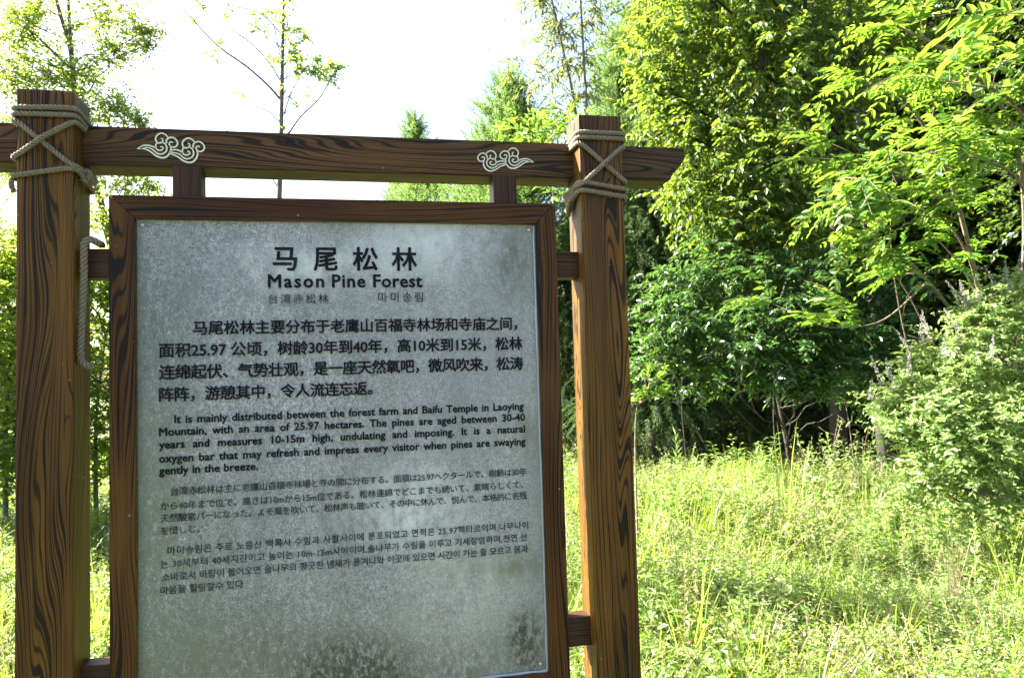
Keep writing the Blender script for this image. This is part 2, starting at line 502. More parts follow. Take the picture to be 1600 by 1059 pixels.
def put_leaves(buf, P, D, Nn, L, Wd, m=0, curl=0.12, fold=0.18, quad=True):
    n = len(P)
    B = nrm(np.cross(D, Nn)); Nn = nrm(np.cross(B, D))
    L = np.broadcast_to(L, (n,))[:, None]; Wd = np.broadcast_to(Wd, (n,))[:, None]
    if quad:
        c = Nn * curl * L
        v = np.stack([P,
                      P + D * .33 * L + B * Wd * .5 + Nn * fold * Wd,
                      P + D * .68 * L + B * Wd * .38 + Nn * fold * Wd - c * .4,
                      P + D * L - c,
                      P + D * .68 * L - B * Wd * .38 + Nn * fold * Wd - c * .4,
                      P + D * .33 * L - B * Wd * .5 + Nn * fold * Wd], 1).reshape(-1, 3)
        i = (np.arange(n) * 6)[:, None]
        q = np.concatenate([i + np.array([[0, 1, 2, 3]]), i + np.array([[0, 3, 4, 5]])])
        buf.put(v, q, None, m)
    else:
        v = np.stack([P, P + D * .45 * L + B * Wd * .5 + Nn * fold * Wd, P + D * L - Nn * curl * L,
                      P + D * .45 * L - B * Wd * .5 + Nn * fold * Wd], 1).reshape(-1, 3)
        i = (np.arange(n) * 4)[:, None]
        t = np.concatenate([i + np.array([[0, 1, 2]]), i + np.array([[0, 2, 3]])])
        buf.put(v, None, t, m)


def sprays(P, A, n, S, L, Wd, sag=0.25, spread=0.9, jitter=0.35, droop=0.2, r=None, nup=1.0, pinn=False):
    """P,A: spray roots and axes. returns leaf arrays and rachis ends"""
    r = r or rng
    k = len(P)
    S = S * r.uniform(.6, 1.25, k)
    t = (np.arange(n) + .5) / n
    if not pinn: t = t[None, :] + r.uniform(-.4 / n, .4 / n, (k, n))
    else: t = np.broadcast_to((np.arange(n) // 2 * 2 + 1.) / n, (k, n)).copy()
    up = np.array([0, 0, 1.0])
    A = nrm(A)
    side = nrm(np.cross(A, up) + r.normal(0, .15, (k, 3)))
    base = P[:, None] + A[:, None] * (S[:, None] * t)[..., None]
    base[..., 2] -= sag * S[:, None] * t ** 2
    ax = A[:, None] + 0 * base
    ax[..., 2] -= 2 * sag * t
    ax = nrm(ax)
    sg = np.where(np.arange(n) % 2 == 0, 1.0, -1.0)[None, :, None]
    ph = spread * (1 + r.normal(0, .25, (k, n, 1)))
    D = ax * np.cos(ph) + side[:, None] * sg * np.sin(ph) + r.normal(0, jitter, (k, n, 3)) * (0.3 if pinn else 1)
    D[..., 2] -= droop
    D = nrm(D)
    Nn = nrm(np.array([0, 0, nup]) + r.normal(0, .45 if not pinn else .2, (k, n, 3)) + 0 * D)
    sc = r.uniform(.65, 1.2, (k, n)) * (1.0 - .25 * t)
    tip = P + A * S[:, None]; tip[:, 2] -= sag * S
    return base.reshape(-1, 3), D.reshape(-1, 3), Nn.reshape(-1, 3), (L * sc).ravel(), (Wd * sc).ravel(), tip


def twigs(buf, P, T, rad, m):
    k = len(P)
    A = nrm(T - P)
    x = nrm(np.cross(A, np.array([.3, .2, 1.0]))); y = np.cross(A, x)
    a = np.arange(3) * 2 * math.pi / 3
    V = []
    for j in range(3):
        V.append(P + rad * (math.cos(a[j]) * x + math.sin(a[j]) * y))
    for j in range(3):
        V.append(T + rad * .35 * (math.cos(a[j]) * x + math.sin(a[j]) * y))
    V = np.stack(V, 1).reshape(-1, 3)
    i = (np.arange(k) * 6)[:, None]
    q = np.concatenate([i + np.array([[j, (j + 1) % 3, 3 + (j + 1) % 3, 3 + j]]) for j in range(3)])
    buf.put(V, q, None, m)


def lobe_points(c, rad, n, r, shell=2.2, lo=0.25):
    d = nrm(r.normal(0, 1, (n, 3)))
    rr = lo + (1 - lo) * r.uniform(0, 1, n) ** (1 / shell)
    rr *= 1 + 0.12 * np.sin(d[:, 0] * 7 + c[0]) * np.cos(d[:, 2] * 6 + c[1])
    return c + d * rr[:, None] * rad, d


_leaf_unit = {}


def unit_leaf(mat):
    if mat.name not in _leaf_unit:
        b = Buf()
        put_leaves(b, np.zeros((1, 3)), np.array([[0, 1.0, 0]]), np.array([[0, 0, 1.0]]), 1.0, 1.0, 0)
        _leaf_unit[mat.name] = b.mesh('leaf', [mat])
    return _leaf_unit[mat.name]


def leaf_objects(root, mat, P, D, Nn, L, Wd, name='leaf'):
    me = unit_leaf(mat)
    B = nrm(np.cross(D, Nn)); Nn = nrm(np.cross(B, D))
    base = np.array(root.location)
    for i in range(len(P)):
        o = bpy.data.objects.new(name, me)
        COL.objects.link(o)
        o.parent = root
        p = P[i] - base
        o.matrix_local = Matrix(((B[i][0] * Wd[i], D[i][0] * L[i], Nn[i][0] * Wd[i], p[0]),
                                 (B[i][1] * Wd[i], D[i][1] * L[i], Nn[i][1] * Wd[i], p[1]),
                                 (B[i][2] * Wd[i], D[i][2] * L[i], Nn[i][2] * Wd[i], p[2]), (0, 0, 0, 1)))


def tree(name, label, cat, base, trunk, lobes, leaf, bark, seed, spec, single=0, group=None, sub=4, extra=None, r0=.1, dens=1.0):
    """trunk: list of points (first = base). lobes: (centre, (rx,ry,rz), sprays)
    spec: dict n,S,L,W,sag,spread,jitter,droop,quad,up"""
    r = np.random.default_rng(seed)
    base = np.asarray(base, float)
    root = empty(name, base, label, cat, group)
    wb = Buf(); lb = Buf()
    tp = smooth_path(np.array([base] + [np.asarray(p, float) for p in trunk]), 26)
    tr = r0 * (1 - np.linspace(0, 1, len(tp)) * .8); tr[0] *= 1.35
    tube(wb, tp, tr, 9)
    for e in (extra or []):
        ep = smooth_path(np.array([np.asarray(q, float) for q in e[0]]), 18)
        tube(wb, ep, np.linspace(e[1], e[2], len(ep)), 6)
    allL = []
    for c, rad, n in lobes:
        c = np.asarray(c, float); rad = np.asarray(rad, float); n = int(n * dens)
        # limb from the trunk point lying a little below the lobe
        dz = tp[:, 2] - (c[2] - 0.55 * np.linalg.norm(c[:2] - tp[:, :2], axis=1))
        i = int(np.argmin(np.abs(dz)))
        rr = max(0.012, min(tr[i] * .55, .05)) * spec.get('limb', 1.0)
        tube(wb, path(tp[i], c, 8, .05, .06, r), np.linspace(rr, rr * .45, 8), 6)
        P, d = lobe_points(c, rad, n, r, spec.get('shell', 2.2), spec.get('lo', .25))
        for j in range(min(sub, n)):
            tube(wb, path(c, P[j], 6, .07, .03, r), np.linspace(rr * .5, rr * .15, 6), 5)
        A = nrm(d * np.array([1, 1, .55]) + r.normal(0, .35, (n, 3)) + np.array([0, 0, spec.get('up', .15)]))
        lp = sprays(P - A * spec['S'] * .5, A, spec['n'], spec['S'], spec['L'], spec['W'], spec.get('sag', .25),
                    spec.get('spread', .9), spec.get('jitter', .35), spec.get('droop', .2), r, 1.0, spec.get('pinn', False))
        twigs(lb, P - A * spec['S'] * .5, lp[5], spec.get('tw', .004), 1)
        if spec.get('out'):
            o_ = nrm(lp[0] - c); lp = list(lp); lp[2] = nrm(lp[2] + spec['out'] * o_)
        allL.append(lp[:5])
    P, D, Nn, L, Wd = [np.concatenate([a[i] for a in allL]) for i in range(5)]
    if single:
        dist = np.linalg.norm(P - CAM, axis=1) - L * 6 + r.uniform(0, .8, len(P))
        o = np.argsort(dist)
        s, k = o[:single], o[single:]
        leaf_objects(root, leaf, P[s], D[s], Nn[s], L[s], Wd[s])
        P, D, Nn, L, Wd = P[k], D[k], Nn[k], L[k], Wd[k]
    put_leaves(lb, P, D, Nn, L, Wd, 0, spec.get('curl', .12), spec.get('fold', .18), spec.get('quad', True))
    add('trunk', wb.mesh('trunk', [bark], True, base), root)
    cr = add('crown', lb.mesh('crown', [leaf, bark], False, base), root)
    if single: cr['kind'] = 'stuff'
    return root


def copy_tree(o, loc, rz, sc, label, group=None):
    c = o.copy(); COL.objects.link(c)
    c.location = loc; c.rotation_euler = (0, 0, rz); c.scale = (sc[0], sc[0], sc[1])
    c['label'] = label
    if group: c['group'] = group
    for ch in list(o.children):
        d = ch.copy(); COL.objects.link(d); d.parent = c
    return c


def sstep(a):
    a = np.clip(a, 0, 1); return a * a * (3 - 2 * a)


def added_hill(x, y):
    return 7.0 * sstep((.58 * x + .81 * y - 15.5) / 16) * sstep((x + 2) / 9)  # rise added at the right back to block low sky behind the wood


def ground_at(px, d):
    p = at(px, 560, d); return np.array([p[0], p[1], float(added_hill(p[0], p[1]))])


# ------------------------------------------------------------------ ground
def build_ground():
    n = 140
    g = np.concatenate([-np.geomspace(300, 12, 20), np.linspace(-11.5, 34, n), np.geomspace(36, 300, 20)])
    X, Y = np.meshgrid(g, g, indexing='ij')
    Z = 0.03 * np.sin(X * 1.3 + .4) * np.cos(Y * 1.1) + 0.02 * np.sin(X * 3.1 + Y * 2.3) - .05 + added_hill(X, Y)
    V = np.stack([X, Y, Z], -1).reshape(-1, 3)
    k = len(g)
    i, j = np.meshgrid(np.arange(k - 1), np.arange(k - 1), indexing='ij')
    a = (i * k + j).ravel()
    Q = np.stack([a, a + k, a + k + 1, a + 1], 1)
    m, nt, out = newmat('weedy_soil')
    n1 = noise(nt, coord(nt), 2.5, 5, .65); n2 = noise(nt, coord(nt), 40, 4, .7)
    c = ramp(nt, n1, [(.3, (.035, .05, .015)), (.6, (.075, .10, .03))])
    c = mixc(nt, ramp(nt, n2, [(.45, (0, 0, 0)), (.7, (.8, .8, .8))]), c, (.13, .10, .06))
    bs = N(nt, 'ShaderNodeBsdfPrincipled'); bs.inputs['Roughness'].default_value = .95
    nt.links.new(c, bs.inputs['Base Color'])
    bp = N(nt, 'ShaderNodeBump'); bp.inputs['Strength'].default_value = 1; bp.inputs['Distance'].default_value = .05
    nt.links.new(n2, bp.inputs['Height']); nt.links.new(bp.outputs[0], bs.inputs['Normal'])
    nt.links.new(bs.outputs[0], out.inputs[0])
    o = add('ground', fast_mesh('ground', V, [Q], True, [m]))
    props(o, kind='structure')


build_ground()

# ------------------------------------------------------------------ the sign
PZ = 2.033          # top edge of the metal plate above the ground
PY0, PY1 = -0.060, 0.066     # post front and back
PL0, PL1, PR0, PR1 = -0.255, -0.128, 1.176, 1.304
PT = PZ + 0.3075
sign = empty('sign', (0.525, 0, 0), 'large brown timber framed sign, its weathered grey plate printed in four languages', 'sign')
SO = np.array([0.525, 0, 0])


def bevel_box(name, lo, hi, mat, axis=2, bev=0.004, parent=sign, cut=None):
    """box whose local Z runs along the given world axis, so the grain follows its length"""
    import bmesh
    lo = np.array(lo, float); hi = np.array(hi, float)
    c = (lo + hi) / 2; s = hi - lo
    bm = bmesh.new()
    bmesh.ops.create_cube(bm, size=1)
    for v in bm.verts:
        v.co = Vector((v.co.x * s[0], v.co.y * s[1], v.co.z * s[2]))
    if cut: cut(bm, c)
    if axis == 0: R = Matrix.Rotation(-math.pi / 2, 3, 'Y')      # world X -> local Z
    elif axis == 1: R = Matrix.Rotation(math.pi / 2, 3, 'X')
    else: R = Matrix.Identity(3)
    for v in bm.verts: v.co = R @ v.co
    bmesh.ops.bevel(bm, geom=list(bm.edges), offset=bev, segments=2, affect='EDGES', profile=0.6)
    bm.normal_update()
    me = bpy.data.meshes.new(name); bm.to_mesh(me); bm.free()
    me.materials.append(mat)
    o = add(name, me, parent)
    o.matrix_local = Matrix.Translation(Vector(c - (SO if parent is sign else 0))) @ R.inverted().to_4x4()
    return o


bevel_box('post', (PL0, PY0, -.3), (PL1, PY1, PT), M_POST, 2, .006)
bevel_box('post', (PR0, PY0, -.3), (PR1, PY1, PT), M_POST, 2, .006)

# beam: passes the posts behind their faces, ends cut to a rounded-off slant
BZ0, BZ1, BY0, BY1 = PZ + .139, PZ + .242, .004, .106


def build_beam():
    x0, x1 = -.520, 1.527
    e = .052
    prof = [(x0 + e, BZ0), (x1 - e, BZ0), (x1 - .042, BZ0 + .020), (x1 - .010, BZ0 + .054), (x1, BZ0 + .072), (x1, BZ1), (x0, BZ1), (x0, BZ0 + .080), (x0 + .006, BZ0 + .066), (x0 + .046, BZ0 + .020)]
    import bmesh
    bm = bmesh.new()
    cx, cz = (x0 + x1) / 2, (BZ0 + BZ1) / 2
    f = [bm.verts.new((x - cx, BY0, z - cz)) for x, z in prof]
    b = [bm.verts.new((x - cx, BY1, z - cz)) for x, z in prof]
    bm.faces.new(f); bm.faces.new(b[::-1])
    n = len(prof)
    for i in range(n): bm.faces.new((f[(i + 1) % n], f[i], b[i], b[(i + 1) % n]))
    R = Matrix.Rotation(-math.pi / 2, 3, 'Y')
    for v in bm.verts: v.co = R @ v.co
    bmesh.ops.recalc_face_normals(bm, faces=bm.faces)
    bmesh.ops.bevel(bm, geom=[ed for ed in bm.edges if ed.calc_length() > .06], offset=.004, segments=2, affect='EDGES')
    me = bpy.data.meshes.new('beam'); bm.to_mesh(me); bm.free(); me.materials.append(M_BEAM)
    o = add('beam', me, sign)
    o.matrix_local = Matrix.Translation(Vector((cx - SO[0], 0, cz))) @ R.inverted().to_4x4()
    return o


build_beam()

# frame: four mitred rails round the plate
FX0, FX1, FZ1, FZ0 = -.0600, 1.1100, PZ + .058, PZ - 1.2490 - .060
IX0, IX1, IZ1, IZ0 = .0, 1.05, PZ - .0, PZ - 1.2490
FY0, FY1 = -.020, .030


def rail(pts, axis):
    """pts: 4 corners (x,z) of a mitred rail"""
    import bmesh
    c = np.mean(pts, 0)
    bm = bmesh.new()
    f = [bm.verts.new((x - c[0], FY0, z - c[1])) for x, z in pts]
    b = [bm.verts.new((x - c[0], FY1, z - c[1])) for x, z in pts]
    bm.faces.new(f); bm.faces.new(b[::-1])
    for i in range(4): bm.faces.new((f[(i + 1) % 4], f[i], b[i], b[(i + 1) % 4]))
    R = Matrix.Rotation(-math.pi / 2, 3, 'Y') if axis == 0 else Matrix.Identity(3)
    for v in bm.verts: v.co = R @ v.co
    bmesh.ops.recalc_face_normals(bm, faces=bm.faces)
    bmesh.ops.bevel(bm, geom=list(bm.edges), offset=.0004, segments=1, affect='EDGES')
    me = bpy.data.meshes.new('frame_rail'); bm.to_mesh(me); bm.free(); me.materials.append(M_FRAME)
    o = add('frame_rail', me, sign)
    o.matrix_local = Matrix.Translation(Vector((c[0] - SO[0], 0, c[1]))) @ R.inverted().to_4x4()


g = .0006
rail([(FX0 + g, FZ1), (FX1 - g, FZ1), (IX1 - g, IZ1), (IX0 + g, IZ1)], 0)
rail([(FX0, FZ0 + g), (FX0, FZ1 - g), (IX0, IZ1 - g), (IX0, IZ0 + g)], 2)
rail([(FX1, FZ0 + g), (IX1, IZ0 + g), (IX1, IZ1 - g), (FX1, FZ1 - g)], 2)
rail([(FX0 + g, FZ0), (IX0 + g, IZ0), (IX1 - g, IZ0), (FX1 - g, FZ0)], 0)

# spacers between the beam and the frame, and between the frame and the posts
bevel_box('spacer', (.088, -.008, FZ1 - .001), (.158, .060, BZ0 + .002), M_TAB, 2, .003)
bevel_box('spacer', (.935, -.008, FZ1 - .001), (1.002, .060, BZ0 + .002), M_TAB, 2, .003)
for z0, z1 in ((PZ - .153, PZ - .078), (PZ - 1.188, PZ - 1.108)):
    bevel_box('spacer', (PL1 - .001, -.012, z0), (FX0 + .001, .048, z1), M_TAB, 0, .003)
    bevel_box('spacer', (FX1 - .001, -.012, z0), (PR0 + .001, .048, z1), M_TAB, 0, .003)

# metal plate
import bmesh as _bm


def build_panel():
    bm = _bm.new()
    _bm.ops.create_grid(bm, x_segments=24, y_segments=28, size=.5)
    for v in bm.verts:
        x = (v.co.x + .5) * 1.046 + .002; z = (v.co.y - .5) * 1.245 - .002
        warp = .0012 * math.sin(x * 7 + z * 3) + .0010 * math.sin(z * 9 - x * 2)
        v.co = Vector((x, -.004 + warp * .6, z))
    _bm.ops.recalc_face_normals(bm, faces=bm.faces)
    r = _bm.ops.extrude_face_region(bm, geom=list(bm.faces))
    for v in r['geom']:
        if isinstance(v, _bm.types.BMVert): v.co.y += .003
    _bm.ops.recalc_face_normals(bm, faces=bm.faces)
    me = bpy.data.meshes.new('plate'); bm.to_mesh(me); bm.free()
    me.polygons.foreach_set('use_smooth', np.full(len(me.polygons), False))
    me.materials.append(M_PANEL)
    return add('plate', me, sign, Vector((0, 0, PZ)) - Vector(SO))


plate = build_panel()


def plate_child(name, me, loc=(0, 0, 0)):
    return add(name, me, plate, loc)


# folded bright edge on the right and the bottom, small screws in the corners
def strip(pts, w, y0, y1, mat, name):
    b = Buf()
    pts = np.asarray(pts, float)
    for i in range(len(pts) - 1):
        a, c = pts[i], pts[i + 1]
        d = (c - a) / np.linalg.norm(c - a); nn = np.array([-d[1], d[0]])
        q = [a - nn * w[i] / 2, c - nn * w[i + 1] / 2, c + nn * w[i + 1] / 2, a + nn * w[i] / 2]
        V = [(x, y0, z) for x, z in q] + [(x, y1, z) for x, z in q]
        b.put(V, [(0, 1, 2, 3), (7, 6, 5, 4), (0, 4, 5, 1), (1, 5, 6, 2), (2, 6, 7, 3), (3, 7, 4, 0)])
    return plate_child(name, b.mesh(name, [mat]))


rr_ = np.random.default_rng(3)
zs = np.linspace(-.004, -1.243, 30)
strip([(1.0475 + rr_.normal(0, .0006), z) for z in zs], .0040 + np.abs(rr_.normal(0, .0012, 30)), -.0100, -.0055, M_EDGE, 'edge_strip')
xs = np.linspace(.86, 1.046, 10)
strip([(x, -1.2445 + rr_.normal(0, .0005)) for x in xs], .0042 + np.abs(rr_.normal(0, .0015, 10)), -.0100, -.0055, M_EDGE, 'edge_strip')


def screw(x, z):
    b = Buf()
    a = np.arange(12) * 2 * math.pi / 12
    V = []
    for rr, y in ((.0060, -.0045), (.0055, -.0085), (.0030, -.0100)):
        V += [(rr * math.cos(t), y, rr * math.sin(t)) for t in a]
    V.append((0, -.0092, 0))
    Q = [(k * 12 + i, k * 12 + (i + 1) % 12, (k + 1) * 12 + (i + 1) % 12, (k + 1) * 12 + i) for k in range(2) for i in range(12)]
    T = [(24 + i, 24 + (i + 1) % 12, 36) for i in range(12)]
    b.put(V, Q, T)
    plate_child('screw', b.mesh('screw', [M_SCREW], True), (x, 0, z))


for x, z in ((.016, -.016), (1.034, -.016), (1.030, -1.226), (.016, -1.226)): screw(x, z)


# lettering
def text_line(body, xl, xr, yl, yr, h, mat, bold=0.0, mode='char', name='text_line'):
    """h: size of the em in photograph pixels; the line runs from xl to xr there"""
    A = on_plane(xl, yl, -.005); B = on_plane(xr, yr, -.005)
    zb = (A[2] + B[2]) / 2
    em = h * ((A[1] - CAM[1]) / FPX) / (_F[1]) * 1.02
    width = (B[0] - A[0])

    def make(sp):
        cu = bpy.data.curves.new('t', 'FONT')
        cu.body = body; cu.size = em; cu.resolution_u = 2
        if mode == 'char': cu.space_character = sp
        else: cu.space_word = sp
        cu.extrude = .0002
        ob = bpy.data.objects.new('t', cu); COL.objects.link(ob)
        bpy.context.view_layer.update()
        dg = bpy.context.evaluated_depsgraph_get()
        me = bpy.data.meshes.new_from_object(ob.evaluated_get(dg))
        bpy.data.objects.remove(ob); bpy.data.curves.remove(cu)
        co = np.empty(len(me.vertices) * 3, np.float32); me.vertices.foreach_get('co', co)
        co = co.reshape(-1, 3)
        return me, co
    m1, c1 = make(1.0); w1 = c1[:, 0].max() - c1[:, 0].min()
    m2, c2 = make(1.5); w2 = c2[:, 0].max() - c2[:, 0].min()
    sp = 1.0 + (width - w1) / max(1e-6, (w2 - w1)) * .5
    sp = max(0.0, min(sp, 6.0))
    me, c = make(sp)
    w = c[:, 0].max() - c[:, 0].min()
    k = width / w
    x = (c[:, 0] - c[:, 0].min()) * k
    V = np.stack([x + A[0], -.0066 - c[:, 2], c[:, 1] + zb - PZ], 1).astype(np.float32)
    bpy.data.meshes.remove(m1); bpy.data.meshes.remove(m2)
    ls = np.empty(len(me.loops), np.int32); me.loops.foreach_get('vertex_index', ls)
    st = np.empty(len(me.polygons), np.int32); me.polygons.foreach_get('loop_start', st)
    tt = np.empty(len(me.polygons), np.int32); me.polygons.foreach_get('loop_total', tt)
    # thicker strokes: the same outline laid again a hair to each side
    n = 6 if bold > 0 else 1
    VV, FF = [], {}
    for i in range(n):
        o_ = np.array([math.cos(i * 2 * math.pi / n), -.00006 * i / max(bold * em, 1e-6), math.sin(i * 2 * math.pi / n)]) * bold * em if n > 1 else 0
        VV.append(V + o_)
        for k_ in np.unique(tt):
            f = ls[(st[tt == k_][:, None] + np.arange(k_))] + i * len(V)
            FF.setdefault(int(k_), []).append(f)
    bpy.data.meshes.remove(me)
    return plate_child(name, fast_mesh(name, np.concatenate(VV), [np.concatenate(f) for f in FF.values()], False, [mat]))


LINES = [
    ('马', 427, 464, 419, 419, 38, M_INK, .022, 'char', 'character'),
    ('尾', 491, 527, 419.5, 419.5, 38, M_INK, .022, 'char', 'character'),
    ('松', 552, 590, 419.5, 419.5, 37, M_INK, .022, 'char', 'character'),
    ('林', 613, 651, 419.5, 419.5, 37, M_INK, .022, 'char', 'character'),
    ('Mason', 419.4, 506, 449, 449, 27, M_INK, .026, 'char', 'word'),
    ('Pine', 519.5, 570.5, 448.8, 448.8, 27, M_INK, .026, 'char', 'word'),
    ('Forest', 584, 659.5, 448.6, 448.6, 27, M_INK, .026, 'char', 'word'),
    ('台湾赤松林', 420, 513, 473, 472.5, 15, M_INK_WORN, .004, 'char'),
    ('마미송림', 591, 661, 471, 470.5, 16.5, M_INK_WORN, .004, 'char'),
    ('马尾松林主要分布于老鹰山百福寺林场和寺庙之间，', 302, 808, 520.5, 514, 21, M_INK, .024, 'char'),
    ('面积25.97 公顷，树龄30年到40年，高10米到15米，松林', 249, 816, 556, 545, 21.5, M_INK, .024, 'char'),
    ('连绵起伏、气势壮观，是一座天然氧吧，微风吹来，松涛', 249, 817, 590.5, 576, 21.5, M_INK, .024, 'char'),
    ('阵阵，游憩其中，令人流连忘返。', 249, 582, 625, 615, 21, M_INK, .024, 'char'),
    ('It is mainly distributed between the forest farm and Baifu Temple in Laoying', 273, 818, 659.6, 640.6, 15.7, M_INK, .026, 'word'),
    ('Mountain, with an area of 25.97 hectares. The pines are aged between 30-40', 249, 820, 680.6, 657, 15.7, M_INK, .026, 'word'),
    ('years and measures 10-15m high, undulating and imposing. It is a natural', 249, 820, 700.6, 675, 15.7, M_INK, .026, 'word'),
    ('oxygen bar that may refresh and impress every visitor when pines are swaying', 249, 821, 721, 695.6, 15.7, M_INK, .026, 'word'),
    ('gently in the breeze.', 249, 403, 740.6, 734, 15.7, M_INK, .026, 'word'),
    ('台湾赤松林は主に老鷹山百福寺林場と寺の間に分布する。面積は25.97ヘクタールで、樹齢は30年', 267, 822, 772.5, 741, 12.2, M_INK_WORN, .010, 'char'),
    ('から40年まで位で、高さは10mから15m位である。松林連綿でどこまでも続いて、素晴らしくて、', 251, 817, 794, 763, 12.2, M_INK_WORN, .010, 'char'),
    ('天然酸素バーになった。よそ風を吹いて、松林声も聴いて、その中に休んで、悦んで、本格的に名残', 251, 823, 814.5, 778.5, 12.2, M_INK_WORN, .010, 'char'),
    ('を惜しむ。', 251, 312, 834, 830.5, 12.2, M_INK_WORN, .010, 'char'),
    ('마미송림은 주로 노음산 백록사 수림과 사찰사이에 분포되었고 면적은 25.97헥타르이며,나무나이', 262, 825, 865.5, 824, 12.4, M_INK_WORN, .010, 'char'),
    ('는 30세부터 40세지간이고 높이는 10m-15m사이이며,솔나무가 수림을 이루고 기세장엄하며,천연 산', 251, 824, 886.5, 843, 12.4, M_INK_WORN, .010, 'char'),
    ('소바로서 바람이 불어오면 솔나무의 향긋한 냄새가 풍겨나와 이곳에 있으면 시간이 가는 줄 모르고 몸과', 253, 825, 906.5, 861.5, 12.4, M_INK_WORN, .010, 'char'),
    ('마음을 힐링할수 있다', 251, 380, 927, 917, 12.4, M_INK_WORN, .010, 'char'),
]
for l in LINES: text_line(*l)


# cloud scrolls painted on the beam
def scroll(strokes, cx, cy, sc, mirror, wpx, skew=0.0):
    b = Buf()
    for s, w in strokes:
        s = np.array(s, float)
        s = np.stack([(s[:, 0] - 765) / 11.43, (s[:, 1] - 475) / 11.43], 1)
        if mirror: s[:, 0] *= -1
        s[:, 1] += skew * s[:, 0]
        pts = np.array([on_plane(cx + q[0] * sc, cy + q[1] * sc, BY0) for q in s])[:, (0, 2)]
        p = smooth_path(pts, 12 * len(pts))
        n = len(p)
        t = np.gradient(p, axis=0); t /= np.linalg.norm(t, axis=1)[:, None] + 1e-9
        nn = np.stack([-t[:, 1], t[:, 0]], 1)
        tt = np.linspace(0, 1, n)
        ww = wpx * .00165 * .5 * np.interp(tt, np.linspace(0, 1, len(w)), w)
        L = p - nn * ww[:, None]; R = p + nn * ww[:, None]
        V = []
        for y in (BY0 - .0022, BY0 + .0005):
            V += [(q[0], y, q[1]) for q in L] + [(q[0], y, q[1]) for q in R]
        Q = []
        for i in range(n - 1):
            Q += [(i, i + 1, n + i + 1, n + i), (i, 2 * n + i, 2 * n + i + 1, i + 1), (n + i, n + i + 1, 3 * n + i + 1, 3 * n + i)]
        b.put(V, Q)
    o = add('cloud_scroll', b.mesh('cloud_scroll', [M_PRINT], False, SO), sign)
    return o


U = [(715, 290), (670, 240), (600, 215), (535, 240), (495, 300), (505, 355), (530, 385), (575, 388), (618, 365), (622, 322), (592, 303)]
V1 = [(520, 388), (497, 430), (505, 490), (550, 518), (600, 515), (628, 485), (612, 455), (580, 460)]
V2 = [(612, 378), (655, 398), (684, 435), (695, 500), (660, 560), (590, 588), (520, 570), (440, 505), (380, 475), (320, 470), (240, 492)]
V3 = [(688, 400), (690, 340), (730, 300), (790, 290), (850, 320), (888, 385), (870, 440), (820, 465), (765, 450), (740, 410), (752, 375), (790, 372), (800, 392)]
V4 = [(750, 440), (768, 500), (740, 580), (680, 640), (600, 652), (510, 620), (420, 555), (350, 512), (270, 492), (160, 494)]
V5 = [(500, 480), (440, 450), (360, 430), (280, 432), (215, 462), (160, 494)]


def sh(s, dx, dy): return [(x + dx, y + dy) for x, y in s]


S1 = [(U, (.9, 1, 1, .7)), (V1, (1, 1, .7)), (V2, (.8, 1, 1, .9, .5)), (V3, (1, 1, 1, .7)), (V4, (.8, 1.2, 1.2, 1, .5)), (V5, (1, 1, .4))]
V2b = sh(V2[:8], 478, 84) + [(800, 560), (745, 560)]
V4b = sh(V4[:7], 478, 84) + [(830, 605), (750, 575)]
V5b = [(980, 565), (930, 530), (870, 510), (800, 512), (765, 530)]
S2 = [(sh(U, 478, 88), (.9, 1, 1, .7)), (sh(V1, 478, 84), (1, 1, .7)), (V2b, (.8, 1, 1, .9, .7)), (sh(V3, 478, 76), (1, 1, 1, .7)), (V4b, (.8, 1.2, 1.2, 1, .8)), (V5b, (1, 1, .7))]
scroll(S1 + S2, 267, 231.5, 1.0, False, 2.1)
scroll(S1 + S2, 790, 250, .83, True, 1.8, skew=0.06)


# ------------------------------------------------------------------ ropes
def rope(buf, pts, r=.0066, pitch=.028, k=None):
    """three-strand laid rope along a path"""
    P = np.asarray(pts, float)
    seg = np.linalg.norm(np.diff(P, axis=0), axis=1); Ltot = seg.sum()
    n = max(8, int(Ltot / .0035))
    s = np.concatenate([[0], np.cumsum(seg)]); t = np.linspace(0, Ltot, n)
    C = np.stack([np.interp(t, s, P[:, i]) for i in range(3)], 1)
    for _ in range(3): C[1:-1] = (C[:-2] + 2 * C[1:-1] + C[2:]) / 4
    T = np.gradient(C, axis=0); T /= np.linalg.norm(T, axis=1)[:, None]
    x = np.cross(T[0], (0.1, .2, 1)); x /= np.linalg.norm(x)
    X = np.zeros_like(C)
    for i in range(n):
        x = x - T[i] * np.dot(x, T[i]); x /= np.linalg.norm(x); X[i] = x
    Y = np.cross(T, X)
    for j in range(3):
        ph = t / pitch * 2 * math.pi + j * 2 * math.pi / 3
        ctr = C + r * .60 * (np.cos(ph)[:, None] * X + np.sin(ph)[:, None] * Y)
        tube(buf, ctr, r * .47, 6)
    rf = np.random.default_rng(int(Ltot * 1e5) % 9973)
    for q in range(int(Ltot * 160)):
        i = rf.integers(0, n); d = nrm(X[i] * rf.normal() + Y[i] * rf.normal())
        a_ = C[i] + d * r * .8
        tube(buf, np.array([a_, a_ + d * r * .5 + T[i] * rf.normal(0, .003), a_ + d * r * rf.uniform(.7, 1.2) + T[i] * rf.normal(0, .006)]), [.00035, .0003, .00015], 3, 0, False)


ZT = lambda px, py: on_plane(px, py, PY0 - .008)[2]


